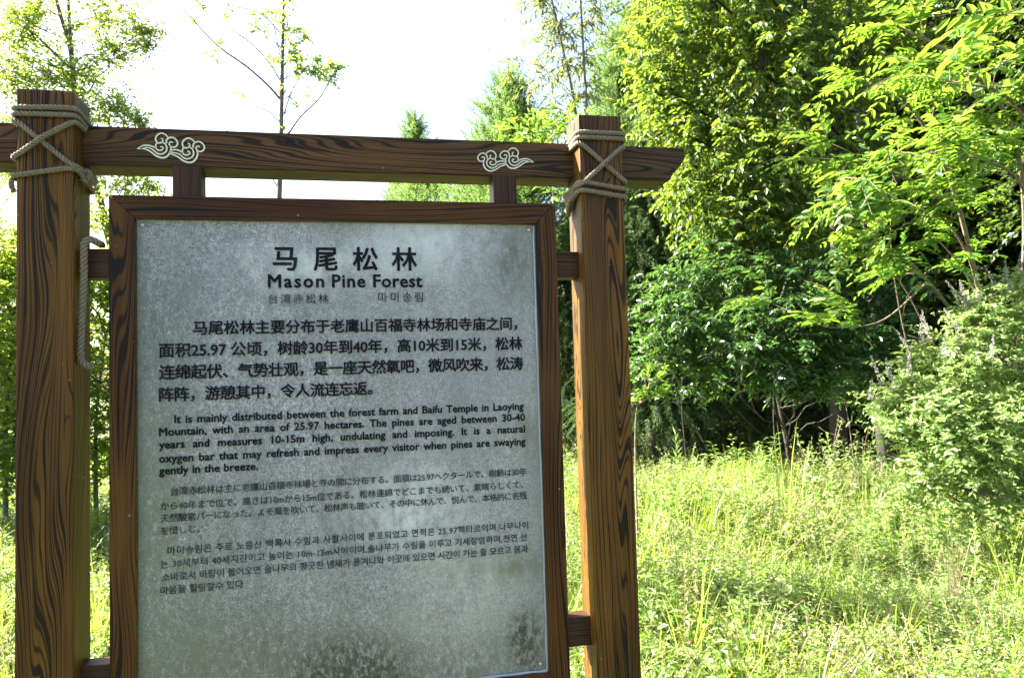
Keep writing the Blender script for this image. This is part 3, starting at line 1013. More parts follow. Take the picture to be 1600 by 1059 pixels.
def wrap_loop(x0, x1, zf_l, zf_r, z_rb, z_lb, y0=PY0, y1=PY1, off=.008, start=0.0):
    """closed turn round a post: heights at front-left, front-right, back-right, back-left"""
    o = off; c = .010
    P = [(x0 - o, (y0 + y1) / 2, (zf_l + z_lb) / 2), (x0 - o, y0 + c, zf_l), (x0 - o + .003, y0 - o + .003, zf_l), (x0 + c, y0 - o, zf_l), ((x0 + x1) / 2, y0 - o - .001, (zf_l + zf_r) / 2), (x1 - c, y0 - o, zf_r), (x1 + o - .003, y0 - o + .003, zf_r),
         (x1 + o, y0 + c, zf_r - .002), (x1 + o, y1 - c, z_rb), (x1 + o - .003, y1 + o - .003, z_rb), (x1 - c, y1 + o, z_rb), (x0 + c, y1 + o, z_lb), (x0 - o + .003, y1 + o - .003, z_lb), (x0 - o, y1 - c, z_lb), (x0 - o, (y0 + y1) / 2, (zf_l + z_lb) / 2)]
    return P


def lash(x0, x1, zs, name='rope_lashing'):
    b = Buf()
    for z in zs['loops']:
        rope(b, wrap_loop(x0, x1, *z))
    o, c = .008, .010
    for zl, zr, lift in zs['cross']:
        of = o + lift
        P = [(x0 + .02, BY1 + .010, zl + .01), (x0 - o, BY1 - .02, zl), (x0 - o, PY0 + .02, zl), (x0 - o + .003, PY0 - o + .003, zl), (x0 + c, PY0 - o, zl + (zr - zl) * .08),
             ((x0 + x1) / 2, PY0 - of, (zl + zr) / 2), (x1 - c, PY0 - o, zr - (zr - zl) * .08), (x1 + o - .003, PY0 - o + .003, zr), (x1 + o, PY0 + .02, zr), (x1 + o, BY0 - .012, zr), ]
        if BZ0 < zr < BZ1: P += [(x1 + o, BY0 - .010, zr), (x1 + o + .004, BY0 - .009, zr)]
        else: P += [(x1 + o, BY1 - .02, zr), (x1 - .02, BY1 + .01, zr)]
        rope(b, P)
    for e in zs.get('ends', []):
        rope(b, smooth_path(e, 24))
    ob = add(name, b.mesh(name, [M_ROPE], True, SO), sign)
    return ob


def zz(px, py): return float(on_plane(px, py, PY0 - .008)[2])


lash(PL0, PL1, {
    'loops': [(zz(20, 167), zz(112, 169), zz(112, 169) - .012, zz(20, 167) - .01), (zz(20, 177), zz(112, 180), zz(112, 180) - .012, zz(20, 177) - .01),
              (zz(18, 273), zz(112, 263), zz(112, 263) - .026, zz(18, 273) - .006)],
    'cross': [(zz(20, 186), zz(113, 259), .0), (zz(16, 244), zz(112, 190), .012)],
    'ends': [[(PL0 - .008, -.045, zz(20, 272)), (PL0 - .014, -.052, zz(20, 283)), (PL0 - .010, -.045, zz(20, 297))],
             [(PL1 + .008, BY0 - .012, zz(130, 258)), (PL1 + .020, BY0 - .016, zz(140, 268)), (PL1 + .012, BY0 + .0, zz(140, 277)), (PL1 + .03, BY0 - .01, zz(140, 272))],
             [(PL1 + .006, BY0 - .02, zz(128, 262)), (PL1 + .016, BY0 - .024, zz(136, 258)), (PL1 + .022, BY0 - .014, zz(142, 264)), (PL1 + .012, BY0 - .010, zz(138, 276)), (PL1 + .006, BY0 - .026, zz(130, 272))]],
})
lash(PR0, PR1, {
    'loops': [(zz(903, 206), zz(970, 209), zz(970, 209) - .01, zz(903, 206) - .012), (zz(903, 214), zz(970, 217), zz(970, 217) - .01, zz(903, 214) - .012),
              (zz(903, 284), zz(972, 295), zz(972, 295) - .01, zz(903, 284) - .022), (zz(903, 297), zz(972, 307), zz(972, 307) - .008, zz(903, 297) - .03)],
    'cross': [(zz(899, 222), zz(972, 283), .0), (zz(899, 288), zz(974, 228), .012)],
    'ends': [[(PR0 - .010, -.03, zz(903, 300)), (PR0 - .016, .0, zz(903, 306)), (PR0 - .012, .03, zz(890, 318)), (PR0 - .010, .035, zz(890, 326))],
             [(PR0 - .009, -.04, zz(903, 288)), (PR0 - .012, -.01, zz(903, 297)), (PR0 - .010, .03, zz(890, 302))]],
})

# the loose rope piece looped over the left spacer
b = Buf()
hx = PL1 + .013
Hp = [at(160, 383, 1.93), at(152, 379, 1.895), at(142, 374, 1.873), at(133, 377, 1.866), at(131, 388, 1.864), at(131, 430, 1.864), at(129, 475, 1.863), at(127, 520, 1.862), at(126, 558, 1.860), at(131, 568, 1.862), at(144, 574, 1.868)]
rope(b, smooth_path(Hp, 60), .0088, .034)
hp0 = Hp[4]
hr = add('rope', b.mesh('rope', [M_ROPE], True, hp0), None, hp0)
props(hr, 'loose pale twisted rope end hanging beside the left post over the spacer', 'rope')

# ------------------------------------------------------------------ trees on the right
BROAD = dict(n=12, S=.42, L=.105, W=.050, sag=.35, spread=.9, jitter=.35, droop=.45, up=.05)
g0 = ground_at(1300, 10.8)
mt = tree('broadleaf_tree', 'large dense yellow-green broadleaf tree hanging over the right end of the beam', 'tree', g0,
     [at(1310, 420, 10.8), at(1300, 230, 10.6), at(1285, 60, 10.5), at(1262, -120, 10.5), at(1230, -420, 10.4)],
     [(at(x, y, d), (r * .86, r * .86, r * .66), int(135 * r * r + 40)) for x, y, d, r in (
         (1052, 60, 9.8, .85), (1120, 0, 9.8, 1.1), (1190, 110, 9.4, 1.1), (1055, 190, 9.6, .75), (1120, 230, 9.3, .9), (1210, 250, 9.0, .9),
         (1290, 190, 9.4, 1.0), (1180, -110, 10.2, 1.4), (1350, 60, 10.0, 1.2), (1060, -60, 10.2, .9), (1085, 300, 9.2, .62), (1150, 350, 9.0, .75), (1240, 350, 9.2, .8), (1360, -100, 10.5, 1.5), (1200, -260, 10.4, 1.3), (1040, 130, 9.8, .6), (1340, 280, 9.4, .8), (1230, 30, 9.6, .9))],
     L_MAIN, BARK_DARK, 21, BROAD, single=240, r0=.13,
     extra=[([at(1310, 420, 10.8), at(1345, 250, 10.2), at(1330, 60, 10.0), at(1320, -60, 10)], .07, .03), ([at(1300, 300, 10.8), at(1262, 170, 10.0), at(1258, 0, 9.9)], .06, .03)])

LAUREL = dict(limb=.5, n=11, S=.30, L=.105, W=.042, sag=.2, spread=1.0, jitter=.30, droop=.30, up=.0, fold=.12)
g1 = ground_at(1235, 9.4)
tree('evergreen_tree', 'small glossy dark-leaved evergreen tree with drooping flat sprays above the dark hollow', 'tree', g1,
     [at(1215, 620, 9.4), at(1195, 520, 9.2), at(1180, 420, 9.1), at(1165, 330, 9.1)],
     [(at(x, y, d), (r, r, r * .45), n) for x, y, d, r, n in (
         (1030, 530, 8.6, .42, 50), (1085, 510, 8.4, .45, 60), (1150, 500, 8.3, .5, 70), (1225, 480, 8.2, .5, 70), (1180, 545, 8.0, .42, 60), (1250, 540, 8.1, .5, 80), (1305, 520, 8.2, .5, 70),
         (1290, 580, 8.0, .4, 50), (1210, 590, 8.0, .35, 45), (1120, 430, 8.8, .6, 70), (1060, 440, 9.0, .5, 50), (1200, 420, 8.6, .6, 80), (1290, 450, 8.5, .6, 80), (1090, 570, 8.6, .3, 28), (1360, 500, 8.5, .5, 50), (1130, 380, 9.0, .6, 60), (1350, 560, 8.4, .5, 60), (1040, 480, 8.5, .45, 50), (1380, 590, 8.5, .4, 40), (1400, 530, 8.6, .5, 50), (1320, 420, 8.6, .6, 60), (1020, 570, 8.8, .35, 30), (1260, 600, 8.2, .3, 30), (1340, 620, 8.6, .35, 26), (1110, 600, 8.8, .3, 20), (1390, 460, 8.6, .5, 50))],
     L_LAUREL, BARK_DARK, 22, LAUREL, single=240, r0=.03)

CEDAR = dict(n=40, S=.50, L=.085, W=.014, sag=.5, spread=.75, jitter=.22, droop=.25, quad=False, up=-.1, shell=1.6, lo=.1, fold=.05, curl=.2)


def conifer(label, px, d, ytop, ybot, rad, mat, seed, spec, n=420, group=None, name='conifer_tree', lean=0, r0=.09):
    top = at(px + lean, ytop, d); g = ground_at(px, d); bot = at(px, ybot, d)
    H = top[2] - bot[2]
    lobes = []
    k = 9
    for i in range(k):
        t = (i + .5) / k
        c = np.array([top[0] * t + g[0] * (1 - t), top[1] * t + g[1] * (1 - t), bot[2] + H * t * .97])
        r = rad * (1 - t) ** .62 + .08
        lobes.append((c, (r, r, H / k * .75), int(n * (r / rad + .2) / k * 2.6)))
    return tree(name, label, 'tree', g, [g * .5 + top * .5, top], lobes, mat, BARK_DARK, seed, spec, group=group, r0=r0)


conifer('dark drooping cedar in shade just right of the sign\'s right post', 1015, 12.0, 150, 660, 1.35, L_CEDAR, 31, CEDAR, 900)
conifer('dark cedar seen in the gap between the frame and the right post', 885, 13.5, 330, 680, 1.3, L_CEDAR, 32, CEDAR, 700)
PINE = dict(n=44, S=.42, L=.095, W=.013, sag=-.05, spread=.7, jitter=.3, droop=-.1, quad=False, up=.7, shell=1.6, lo=.1, fold=.05)
conifer('bright green young conifer behind the beam left of the right post', 797, 13, 112, 420, 1.6, L_PINE, 33, PINE, 1000)
conifer('small blue-green conifer tip poking above the middle of the beam', 648, 17, 172, 460, 1.2, L_PINE, 34, PINE, 700)
conifer('tall hazy conifer between the slender sapling and the big broadleaf tree', 965, 14.5, 40, 420, 1.3, L_PINE, 35, PINE, 1000)
conifer('broad conifer filling the gap under the beam right of centre', 735, 15, 255, 470, 1.6, L_PINE, 36, PINE, 520)

conifer('broad conifer filling the gap under the middle of the beam', 655, 15.5, 258, 470, 1.9, L_PINE, 37, PINE, 520)

# slender sapling behind the right post
WILL = dict(limb=.3, n=9, S=.34, L=.10, W=.022, sag=.45, spread=.6, jitter=.25, droop=.55, up=.2, lo=.05, tw=.002)
g2 = ground_at(935, 7.5)
tree('sapling', 'slender sapling with sparse narrow drooping olive leaves rising behind the right post', 'tree', g2,
     [at(925, 420, 7.5), at(900, 180, 7.4), at(880, 80, 7.4), at(858, -20, 7.4), at(845, -90, 7.4)],
     [(at(x, y, 7.4), (r, r * .8, r), n) for x, y, r, n in ((870, 30, .22, 12), (850, 5, .2, 10), (885, 90, .24, 14), (862, 60, .22, 8), (845, 120, .22, 7), (800, 102, .20, 5), (895, 150, .25, 10), (870, 190, .3, 14), (915, 30, .2, 10), (905, 90, .22, 10), (925, 5, .2, 10), (920, 130, .2, 8), (830, -20, .25, 12), (900, -30, .3, 14))],
     L_WILLOW, BARK_GREY, 41, WILL, r0=.022, sub=1, dens=1.3,
     extra=[([at(925, 420, 7.5), at(918, 200, 7.3), at(912, 90, 7.3), at(905, -40, 7.3)], .018, .008)])
# fresh young saplings behind the beam
YNG = dict(limb=.4, n=11, S=.30, L=.10, W=.028, sag=.1, spread=.7, jitter=.3, droop=.1, up=.5, tw=.002)
tree('sapling', 'fresh yellow-green sapling tips just left of the right post above the beam', 'tree', ground_at(860, 7),
     [at(865, 300, 7), at(862, 210, 7)], [(at(845, 200, 7), (.28, .3, .16), 16), (at(878, 190, 7), (.25, .3, .2), 16), (at(780, 222, 7), (.22, .3, .10), 9), (at(820, 216, 7), (.2, .3, .1), 9), (at(878, 300, 7), (.12, .2, .12), 6)],
     L_COMP, BARK_GREY, 42, YNG, r0=.02, sub=2)
tree('sapling', 'sunlit sapling with a tan stem just right of the right post', 'tree', ground_at(985, 6.0),
     [at(993, 660, 6.0), at(1010, 615, 6.0)], [(at(1008, 590, 6.0), (.16, .2, .13), 12), (at(1030, 612, 6.0), (.14, .2, .07), 9), (at(998, 616, 6.0), (.1, .15, .07), 6), (at(1020, 572, 6.0), (.1, .1, .06), 5)],
     L_COMP, BARK_TAN, 43, dict(n=12, S=.16, L=.055, W=.026, sag=.1, spread=.8, jitter=.4, droop=.1, up=.3, tw=.002), r0=.009, sub=2)


# compound-leaved tree arching in from the right
def frond_mesh(mat, seed, n=13, S=.36, L=.105, Wd=.038):
    r = np.random.default_rng(seed)
    b = Buf()
    lp = sprays(np.zeros((1, 3)), np.array([[0, 1.0, .0]]), n, S, L, Wd, .35, 1.05, .22, .05, r, 1.0, True)
    put_leaves(b, *lp[:5], 0, .14, .12)
    sp = smooth_path([(0, 0, 0), (0, S * .5, -.06 * S), (0, S, -.33 * S)], 8)
    tube(b, sp, np.linspace(.0028, .001, len(sp)), 4, 1)
    return b.mesh('leaf', [mat, BARK_TAN])


FR = [frond_mesh(L_COMP, 60 + i) for i in range(5)]
FRB = [frond_mesh(L_COMP, 70 + i, 11, .30, .15, .052) for i in range(3)]


def compound_tree(name, label, base, limbs, meshes, seed, nmax=290, per=9, bark=BARK_TAN, scale=1.0, stuff=0, r0=.03):
    r = np.random.default_rng(seed)
    root = empty(name, base, label, 'tree')
    wb = Buf()
    spots = []
    for lm, r1, cnt in limbs:
        p = smooth_path([np.asarray(q, float) for q in lm], 24)
        tube(wb, p, np.linspace(r1, r1 * .3, len(p)), 6)
        L = len(p)
        for _ in range(cnt):
            t = r.uniform(.35, 1.0); i = min(L - 2, int(t * (L - 1)))
            tan = nrm(p[min(i + 1, L - 1)] - p[i])
            side = nrm(np.cross(tan, (0, 0, 1.0)))
            s = r.choice([-1, 1])
            d = nrm(tan * r.uniform(.4, 1.0) + side * s * r.uniform(.2, 1.1) + np.array([0, 0, r.uniform(-.15, .45)]))
            q = p[i] + d * r.uniform(.02, .5)
            tube(wb, np.array([p[i], (p[i] + q) / 2 + (0, 0, .01), q]), [.005, .004, .002], 4)
            spots.append((q, d))
    add('trunk', wb.mesh('trunk', [bark], True, base), root)
    k = 0
    arr = []
    for q, d in spots:
        for j in range(per):
            dd = nrm(d + r.normal(0, .55, 3) * np.array([1, 1, .5]))
            arr.append((q + dd * r.uniform(-.04, .10), dd))
    arr.sort(key=lambda a: np.linalg.norm(a[0] - CAM))
    B = np.asarray(base, float)
    rest = Buf()
    for q, d in arr:
        up = nrm(np.array([0, 0, 1.0]) + r.normal(0, .25, 3))
        x = nrm(np.cross(d, up)); z = np.cross(x, d); s = r.uniform(.7, 1.2) * scale
        p = q - B
        if k < nmax:
            o = bpy.data.objects.new('leaf', meshes[k % len(meshes)])
            COL.objects.link(o); o.parent = root
            o.matrix_local = Matrix(((x[0] * s, d[0] * s, z[0] * s, p[0]), (x[1] * s, d[1] * s, z[1] * s, p[1]), (x[2] * s, d[2] * s, z[2] * s, p[2]), (0, 0, 0, 1)))
            k += 1
        else:
            lp = sprays(q[None], d[None], 13, .36 * s, .105 * s, .038 * s, .35, 1.05, .22, .05, r, 1.0, True)
            put_leaves(rest, *lp[:5], 0, .14, .12)
    if rest.v:
        c = add('crown', rest.mesh('crown', [L_COMP], False, base), root); c['kind'] = 'stuff'
    return root


gb = ground_at(1540, 8.2)
compound_tree('compound_leaf_tree', 'arching tree with bright feather-like compound leaves reaching in from the right edge', gb, [
    ([gb, at(1545, 560, 8.0), at(1500, 330, 7.4), at(1440, 190, 6.8), at(1360, 130, 6.5)], .035, 12),
    ([at(1545, 560, 8.0), at(1450, 440, 7.2), at(1400, 400, 6.8), at(1320, 405, 6.6)], .02, 11),
    ([at(1500, 330, 7.4), at(1400, 270, 6.6), at(1330, 255, 6.4), at(1300, 300, 6.3)], .018, 11),
    ([gb, at(1600, 420, 7.4), at(1580, 200, 6.6), at(1490, 90, 6.2), at(1400, 40, 6.2)], .03, 14),
    ([at(1600, 420, 7.4), at(1620, 250, 6.2), at(1570, 150, 5.8), at(1480, 130, 5.6)], .02, 13),
    ([at(1500, 330, 7.4), at(1460, 300, 6.8), at(1400, 300, 6.4), at(1330, 330, 6.3)], .015, 10),
    ([at(1545, 560, 8.0), at(1520, 420, 7.0), at(1470, 340, 6.6), at(1420, 350, 6.3)], .016, 9),
    ([at(1600, 420, 7.4), at(1600, 300, 6.4), at(1540, 250, 6.0), at(1460, 250, 5.8)], .016, 12),
    ([at(1450, 440, 7.2), at(1380, 500, 7.0), at(1310, 512, 6.9), at(1270, 505, 6.8)], .010, 4),
], FR, 51, 290, 6)
gn = ground_at(2050, 3.6)
compound_tree('compound_leaf_tree', 'near branch of large bright compound leaves dipping into the top right corner', gn, [
    ([gn, at(1960, 300, 3.4), at(1800, -60, 3.1), at(1640, -20, 3.0), at(1540, 0, 3.0)], .02, 3),
    ([at(1800, -60, 3.1), at(1700, 20, 3.1), at(1640, 30, 3.1)], .01, 2),
], FRB, 52, 60, 3, scale=.85)

# pale shrub with flower spikes on the right
SHR = dict(shell=1.4, n=18, S=.34, L=.058, W=.026, sag=.3, spread=1.0, jitter=.4, droop=.1, up=.35, tw=.002, out=.55)
g3 = ground_at(1590, 6.2)
shrub = tree('flowering_shrub', 'big pale green sunlit shrub with mauve-grey flower spikes at the right edge', 'shrub', g3,
     [at(1590, 700, 6.2), at(1580, 600, 6.1)],
     [(at(x, y, d), (r, r, r * .8), int(n * 1.5)) for x, y, d, r, n in (
         (1545, 560, 5.9, .45, 80), (1480, 610, 5.7, .35, 60), (1560, 660, 5.6, .48, 90), (1460, 655, 5.6, .32, 60), (1600, 490, 6.0, .42, 70), (1500, 690, 5.5, .42, 80), (1590, 740, 5.6, .4, 60), (1640, 600, 6.0, .5, 60),
         (1410, 610, 5.8, .22, 22), (1430, 690, 5.6, .24, 30), (1540, 480, 6.0, .30, 36), (1610, 440, 6.1, .25, 24), (1490, 540, 5.9, .3, 36), (1390, 650, 5.8, .16, 12), (1375, 625, 5.8, .12, 8), (1420, 560, 5.9, .14, 10), (1445, 545, 5.9, .12, 8), (1510, 490, 6.0, .14, 12), (1440, 740, 5.5, .26, 26), (1520, 770, 5.4, .3, 34), (1610, 690, 5.4, .4, 50), (1700, 500, 6.3, .6, 60))],
     L_SHRUB, BARK_TAN, 53, SHR, single=240, r0=.03, sub=7, dens=.85)


def spike(parent, p, h, lean, r, mat=L_FLOWER):
    b = Buf()
    n = int(70 * h / .15)
    t = r.uniform(0, 1, n)
    ax = nrm(np.array([lean, r.normal(0, .2), 1.0]))
    ang = r.uniform(0, 6.28, n)
    rad = .022 * (1 - t * .7)
    d = np.stack([np.cos(ang), np.sin(ang), np.full(n, .5)], 1)
    P = ax * (t * h)[:, None] + d * (rad * .3)[:, None]
    put_leaves(b, P, nrm(d), nrm(r.normal(0, 1, (n, 3))), rad, rad * .6, 0, .1, .1, False)
    tube(b, np.array([(0, 0, -.08), ax * h * .5, ax * h]), [.0025, .002, .001], 4, 1)
    o = add('flower_spike', b.mesh('flower_spike', [mat, BARK_TAN]), parent)
    o.location = Vector(p - np.array(parent.location))


r5 = np.random.default_rng(5)
for x, y, d in ((1440, 540, 5.9), (1425, 552, 5.9), (1452, 530, 5.9), (1390, 590, 5.8), (1378, 603, 5.8), (1400, 610, 5.7), (1360, 625, 5.8), (1500, 470, 6.0), (1515, 475, 6.0), (1530, 468, 6.0), (1508, 485, 6.0), (1570, 440, 6.1), (1590, 432, 6.1), (1598, 450, 6.0), (1500, 520, 5.8), (1475, 560, 5.7), (1550, 560, 5.4), (1420, 590, 5.7), (1560, 455, 6.0), (1582, 460, 6.0), (1540, 490, 6.0)):
    spike(shrub, at(x, y, d), r5.uniform(.16, .26), r5.uniform(-.7, .1), r5)

# low dark undergrowth bush in the hollow behind
UND = dict(n=12, S=.34, L=.075, W=.035, sag=.2, spread=.9, jitter=.4, droop=.2, up=.2, quad=False)

# ------------------------------------------------------------------ forest behind on the right
FOR = dict(n=16, S=.62, L=.15, W=.075, sag=.3, spread=.9, jitter=.4, droop=.35, quad=False, shell=1.8, lo=.15, tw=.006)
fg = ground_at(1180, 13.4)
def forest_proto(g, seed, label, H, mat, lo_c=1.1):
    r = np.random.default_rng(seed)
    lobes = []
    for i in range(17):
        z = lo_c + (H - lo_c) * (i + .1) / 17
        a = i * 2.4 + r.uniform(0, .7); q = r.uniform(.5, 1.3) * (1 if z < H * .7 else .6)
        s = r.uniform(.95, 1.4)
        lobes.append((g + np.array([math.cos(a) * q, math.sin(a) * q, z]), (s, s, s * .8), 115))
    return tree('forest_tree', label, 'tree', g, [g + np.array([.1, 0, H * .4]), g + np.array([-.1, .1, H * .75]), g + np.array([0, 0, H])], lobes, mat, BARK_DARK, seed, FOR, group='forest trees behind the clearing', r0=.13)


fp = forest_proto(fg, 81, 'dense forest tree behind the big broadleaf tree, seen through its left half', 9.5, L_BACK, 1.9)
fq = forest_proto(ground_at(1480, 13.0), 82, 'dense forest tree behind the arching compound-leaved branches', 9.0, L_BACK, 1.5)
GF = 'forest trees behind the clearing'
k = 0
lab = {
    0: 'tall forest tree filling the upper right corner behind the compound-leaved tree',
    1: 'forest tree behind the pale flowering shrub at the right edge',
    2: 'forest tree deep in the shade over the dark hollow',
    3: 'forest tree behind the drooping cedar right of the post',
    4: 'forest tree behind the glossy evergreen sprays',
    5: 'forest tree in the second row right of the dark trunks',
}
spots = [(1640, 12.0, 0, 1.1, 1.15), (1800, 10.5, 1, 1.0, .95), (1330, 15.5, 2, 1.15, 1.1), (1130, 16.5, 3, 1.0, .95), (1230, 18.5, 4, 1.2, 1.15), (1480, 16.5, 5, 1.2, 1.2)]
for px, d, li, s, sz in spots:
    copy_tree(fp if k % 2 else fq, ground_at(px, d), 1.3 + k * 1.7, (s, sz), lab[li], GF); k += 1
GH = 'far forest trees hidden deep in the wood'
for px, d in ((1380, 20), (1560, 20), (1720, 19), (1900, 15), (1150, 22), (1050, 20), (1850, 20), (2050, 12), (2000, 18)):
    copy_tree(fp if k % 2 else fq, ground_at(px, d), k * 1.1, (1.25, 1.2), 'far tree deep in the wood, only patches of its leaves showing between nearer trees', GH); k += 1

# dark undergrowth bushes closing the hollow
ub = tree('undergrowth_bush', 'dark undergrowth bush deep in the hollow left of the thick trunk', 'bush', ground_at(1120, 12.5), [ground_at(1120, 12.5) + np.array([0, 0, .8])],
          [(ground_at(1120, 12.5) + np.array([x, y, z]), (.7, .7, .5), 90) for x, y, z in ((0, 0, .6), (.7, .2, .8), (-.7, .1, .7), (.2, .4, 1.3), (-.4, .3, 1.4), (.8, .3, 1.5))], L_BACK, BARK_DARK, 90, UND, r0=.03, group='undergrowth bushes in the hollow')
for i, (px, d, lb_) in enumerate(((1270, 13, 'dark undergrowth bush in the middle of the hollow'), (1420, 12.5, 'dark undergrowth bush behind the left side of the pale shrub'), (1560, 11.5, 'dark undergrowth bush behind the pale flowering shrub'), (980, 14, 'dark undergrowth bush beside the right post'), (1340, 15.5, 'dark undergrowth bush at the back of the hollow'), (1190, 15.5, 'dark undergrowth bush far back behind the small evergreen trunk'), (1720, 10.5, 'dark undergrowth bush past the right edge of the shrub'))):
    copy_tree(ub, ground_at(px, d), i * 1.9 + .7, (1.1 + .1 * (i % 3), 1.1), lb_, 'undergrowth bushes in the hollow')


for i in range(14):  # added rows of bushes, a mass keeping horizon light out of the hollow
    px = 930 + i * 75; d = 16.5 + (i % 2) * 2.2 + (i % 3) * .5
    copy_tree(ub, ground_at(px, d), i * 1.3, (1.9, 1.7), 'bush added at the back of the wood to shut out low sky light between trunks', 'added light-blocking bushes at the back of the wood')

# bare twiggy stems in the hollow
def stem_thing(name, label, cat, pts_list, mat, group=None, twig=0, seed=0):
    r = np.random.default_rng(seed)
    base = np.asarray(pts_list[0][0][0], float)
    b = Buf()
    for pts, r0_, r1_ in pts_list:
        p = smooth_path([np.asarray(q, float) for q in pts], 20)
        tube(b, p, np.linspace(r0_, r1_, len(p)), 6)
        for _ in range(twig):
            i = r.integers(4, len(p) - 1)
            e = p[i] + nrm(r.normal(0, 1, 3) + np.array([0, 0, .4])) * r.uniform(.15, .5)
            tube(b, path(p[i], e, 5, .06, 0, r), np.linspace(r1_ * .8, .001, 5), 4)
    o = add(name, b.mesh(name, [mat], True, base), None, base)
    props(o, label, cat, group)
    return o


stem_thing('dead_sapling', 'thin dead sapling arching up in the dark hollow under the evergreen', 'dead sapling', [([ground_at(1205, 9.5), at(1210, 600, 9.5), at(1250, 560, 9.3), at(1290, 510, 9.2)], .007, .004), ([at(1212, 640, 9.5), at(1190, 600, 9.4), at(1215, 560, 9.4)], .004, .002)], BARK_DARK, twig=7, seed=1)
stem_thing('dead_sapling', 'bare arching twigs at the left end of the dark hollow beside the sunlit sapling', 'dead sapling', [([ground_at(1070, 9), at(1065, 600, 9), at(1100, 560, 9), at(1160, 540, 9)], .006, .003), ([at(1066, 640, 9), at(1040, 600, 9)], .004, .002)], BARK_DARK, twig=8, seed=2)
stem_thing('dead_sapling', 'leaning bare stem just left of the pale shrub in the hollow', 'dead sapling', [([ground_at(1330, 8.8), at(1325, 650, 8.8), at(1310, 600, 8.8), at(1305, 560, 8.8)], .006, .004)], BARK_TAN, twig=8, seed=3)
stem_thing('dead_tree', 'straight bare shaded dead tree standing at the right end of the hollow', 'tree', [([ground_at(1375, 10.0), at(1372, 560, 10.0), at(1362, 440, 10.0), at(1350, 300, 10.1), at(1345, 180, 10.2)], .10, .06)], BARK_DARK, seed=4)
for i, (pts, lb_) in enumerate((([(1500, 640, 7.6), (1430, 480, 7.4), (1380, 400, 7.2), (1350, 330, 7.0)], 'long thin leaning branch crossing the shade above the shrub'),
                               ([(1560, 560, 7.4), (1510, 430, 7.2), (1440, 340, 7.0), (1400, 220, 6.9)], 'second thin leaning branch higher on the right above the shrub'),
                               ([(1430, 600, 7.6), (1405, 480, 7.4), (1392, 380, 7.2), (1395, 280, 7.0)], 'thin upright bare stem left of the leaning branches'))):
    q = [at(*p) for p in pts]
    stem_thing('dead_sapling', lb_, 'dead sapling', [([ground_at(pts[0][0] + 20, pts[0][2] + .3)] + q, .010, .003)], BARK_TAN, 'bare stems in the shade above the shrub', 6, 10 + i)

# ------------------------------------------------------------------ trees on the left
LEFTL = dict(limb=.5, n=12, S=.30, L=.045, W=.022, sag=.2, spread=.9, jitter=.4, droop=.2, up=.1, lo=.0, shell=3, tw=.0022)
g4 = ground_at(175, 6.6)
tree('slim_tree', 'slim tree with small backlit leaves rising behind the left post', 'tree', g4,
     [at(196, 520, 6.6), at(172, 380, 6.6), at(150, 290, 6.6), at(122, 190, 6.6), at(110, 78, 6.6), at(88, 0, 6.6), at(70, -120, 6.6)],
     [(at(x, y, d), (r, r, r * .75), n) for x, y, d, r, n in (
         (50, 60, 6.5, .30, 30), (20, 120, 6.4, .30, 30), (110, 120, 6.6, .30, 30), (150, 30, 6.6, .28, 22), (180, 80, 6.5, .20, 14), (215, 55, 6.5, .20, 13), (235, 48, 6.5, .10, 5), (60, 10, 6.6, .3, 26), (130, 170, 6.5, .28, 26), (175, 165, 6.4, .28, 26), (215, 185, 6.4, .16, 12), (20, 20, 6.5, .3, 22),
         (70, 120, 6.5, .3, 26), (10, 200, 6.4, .25, 20), (150, 265, 6.4, .26, 22), (200, 285, 6.4, .28, 22), (235, 290, 6.5, .15, 10), (155, 340, 6.5, .22, 20), (-30, 80, 6.5, .4, 34), (110, -60, 6.6, .4, 40), (190, 15, 6.7, .3, 16), (232, 70, 6.5, .12, 6), (150, 100, 6.5, .3, 16), (175, 215, 6.4, .2, 12), (10, 260, 6.4, .25, 22))],
     L_LEFT, BARK_GREY, 101, LEFTL, r0=.045, sub=2, dens=2.3,
     extra=[([at(112, 85, 6.6), at(108, 30, 6.55), at(105, -40, 6.5)], .018, .01), ([at(112, 110, 6.6), at(60, 60, 6.5), at(10, 25, 6.5)], .012, .005)])

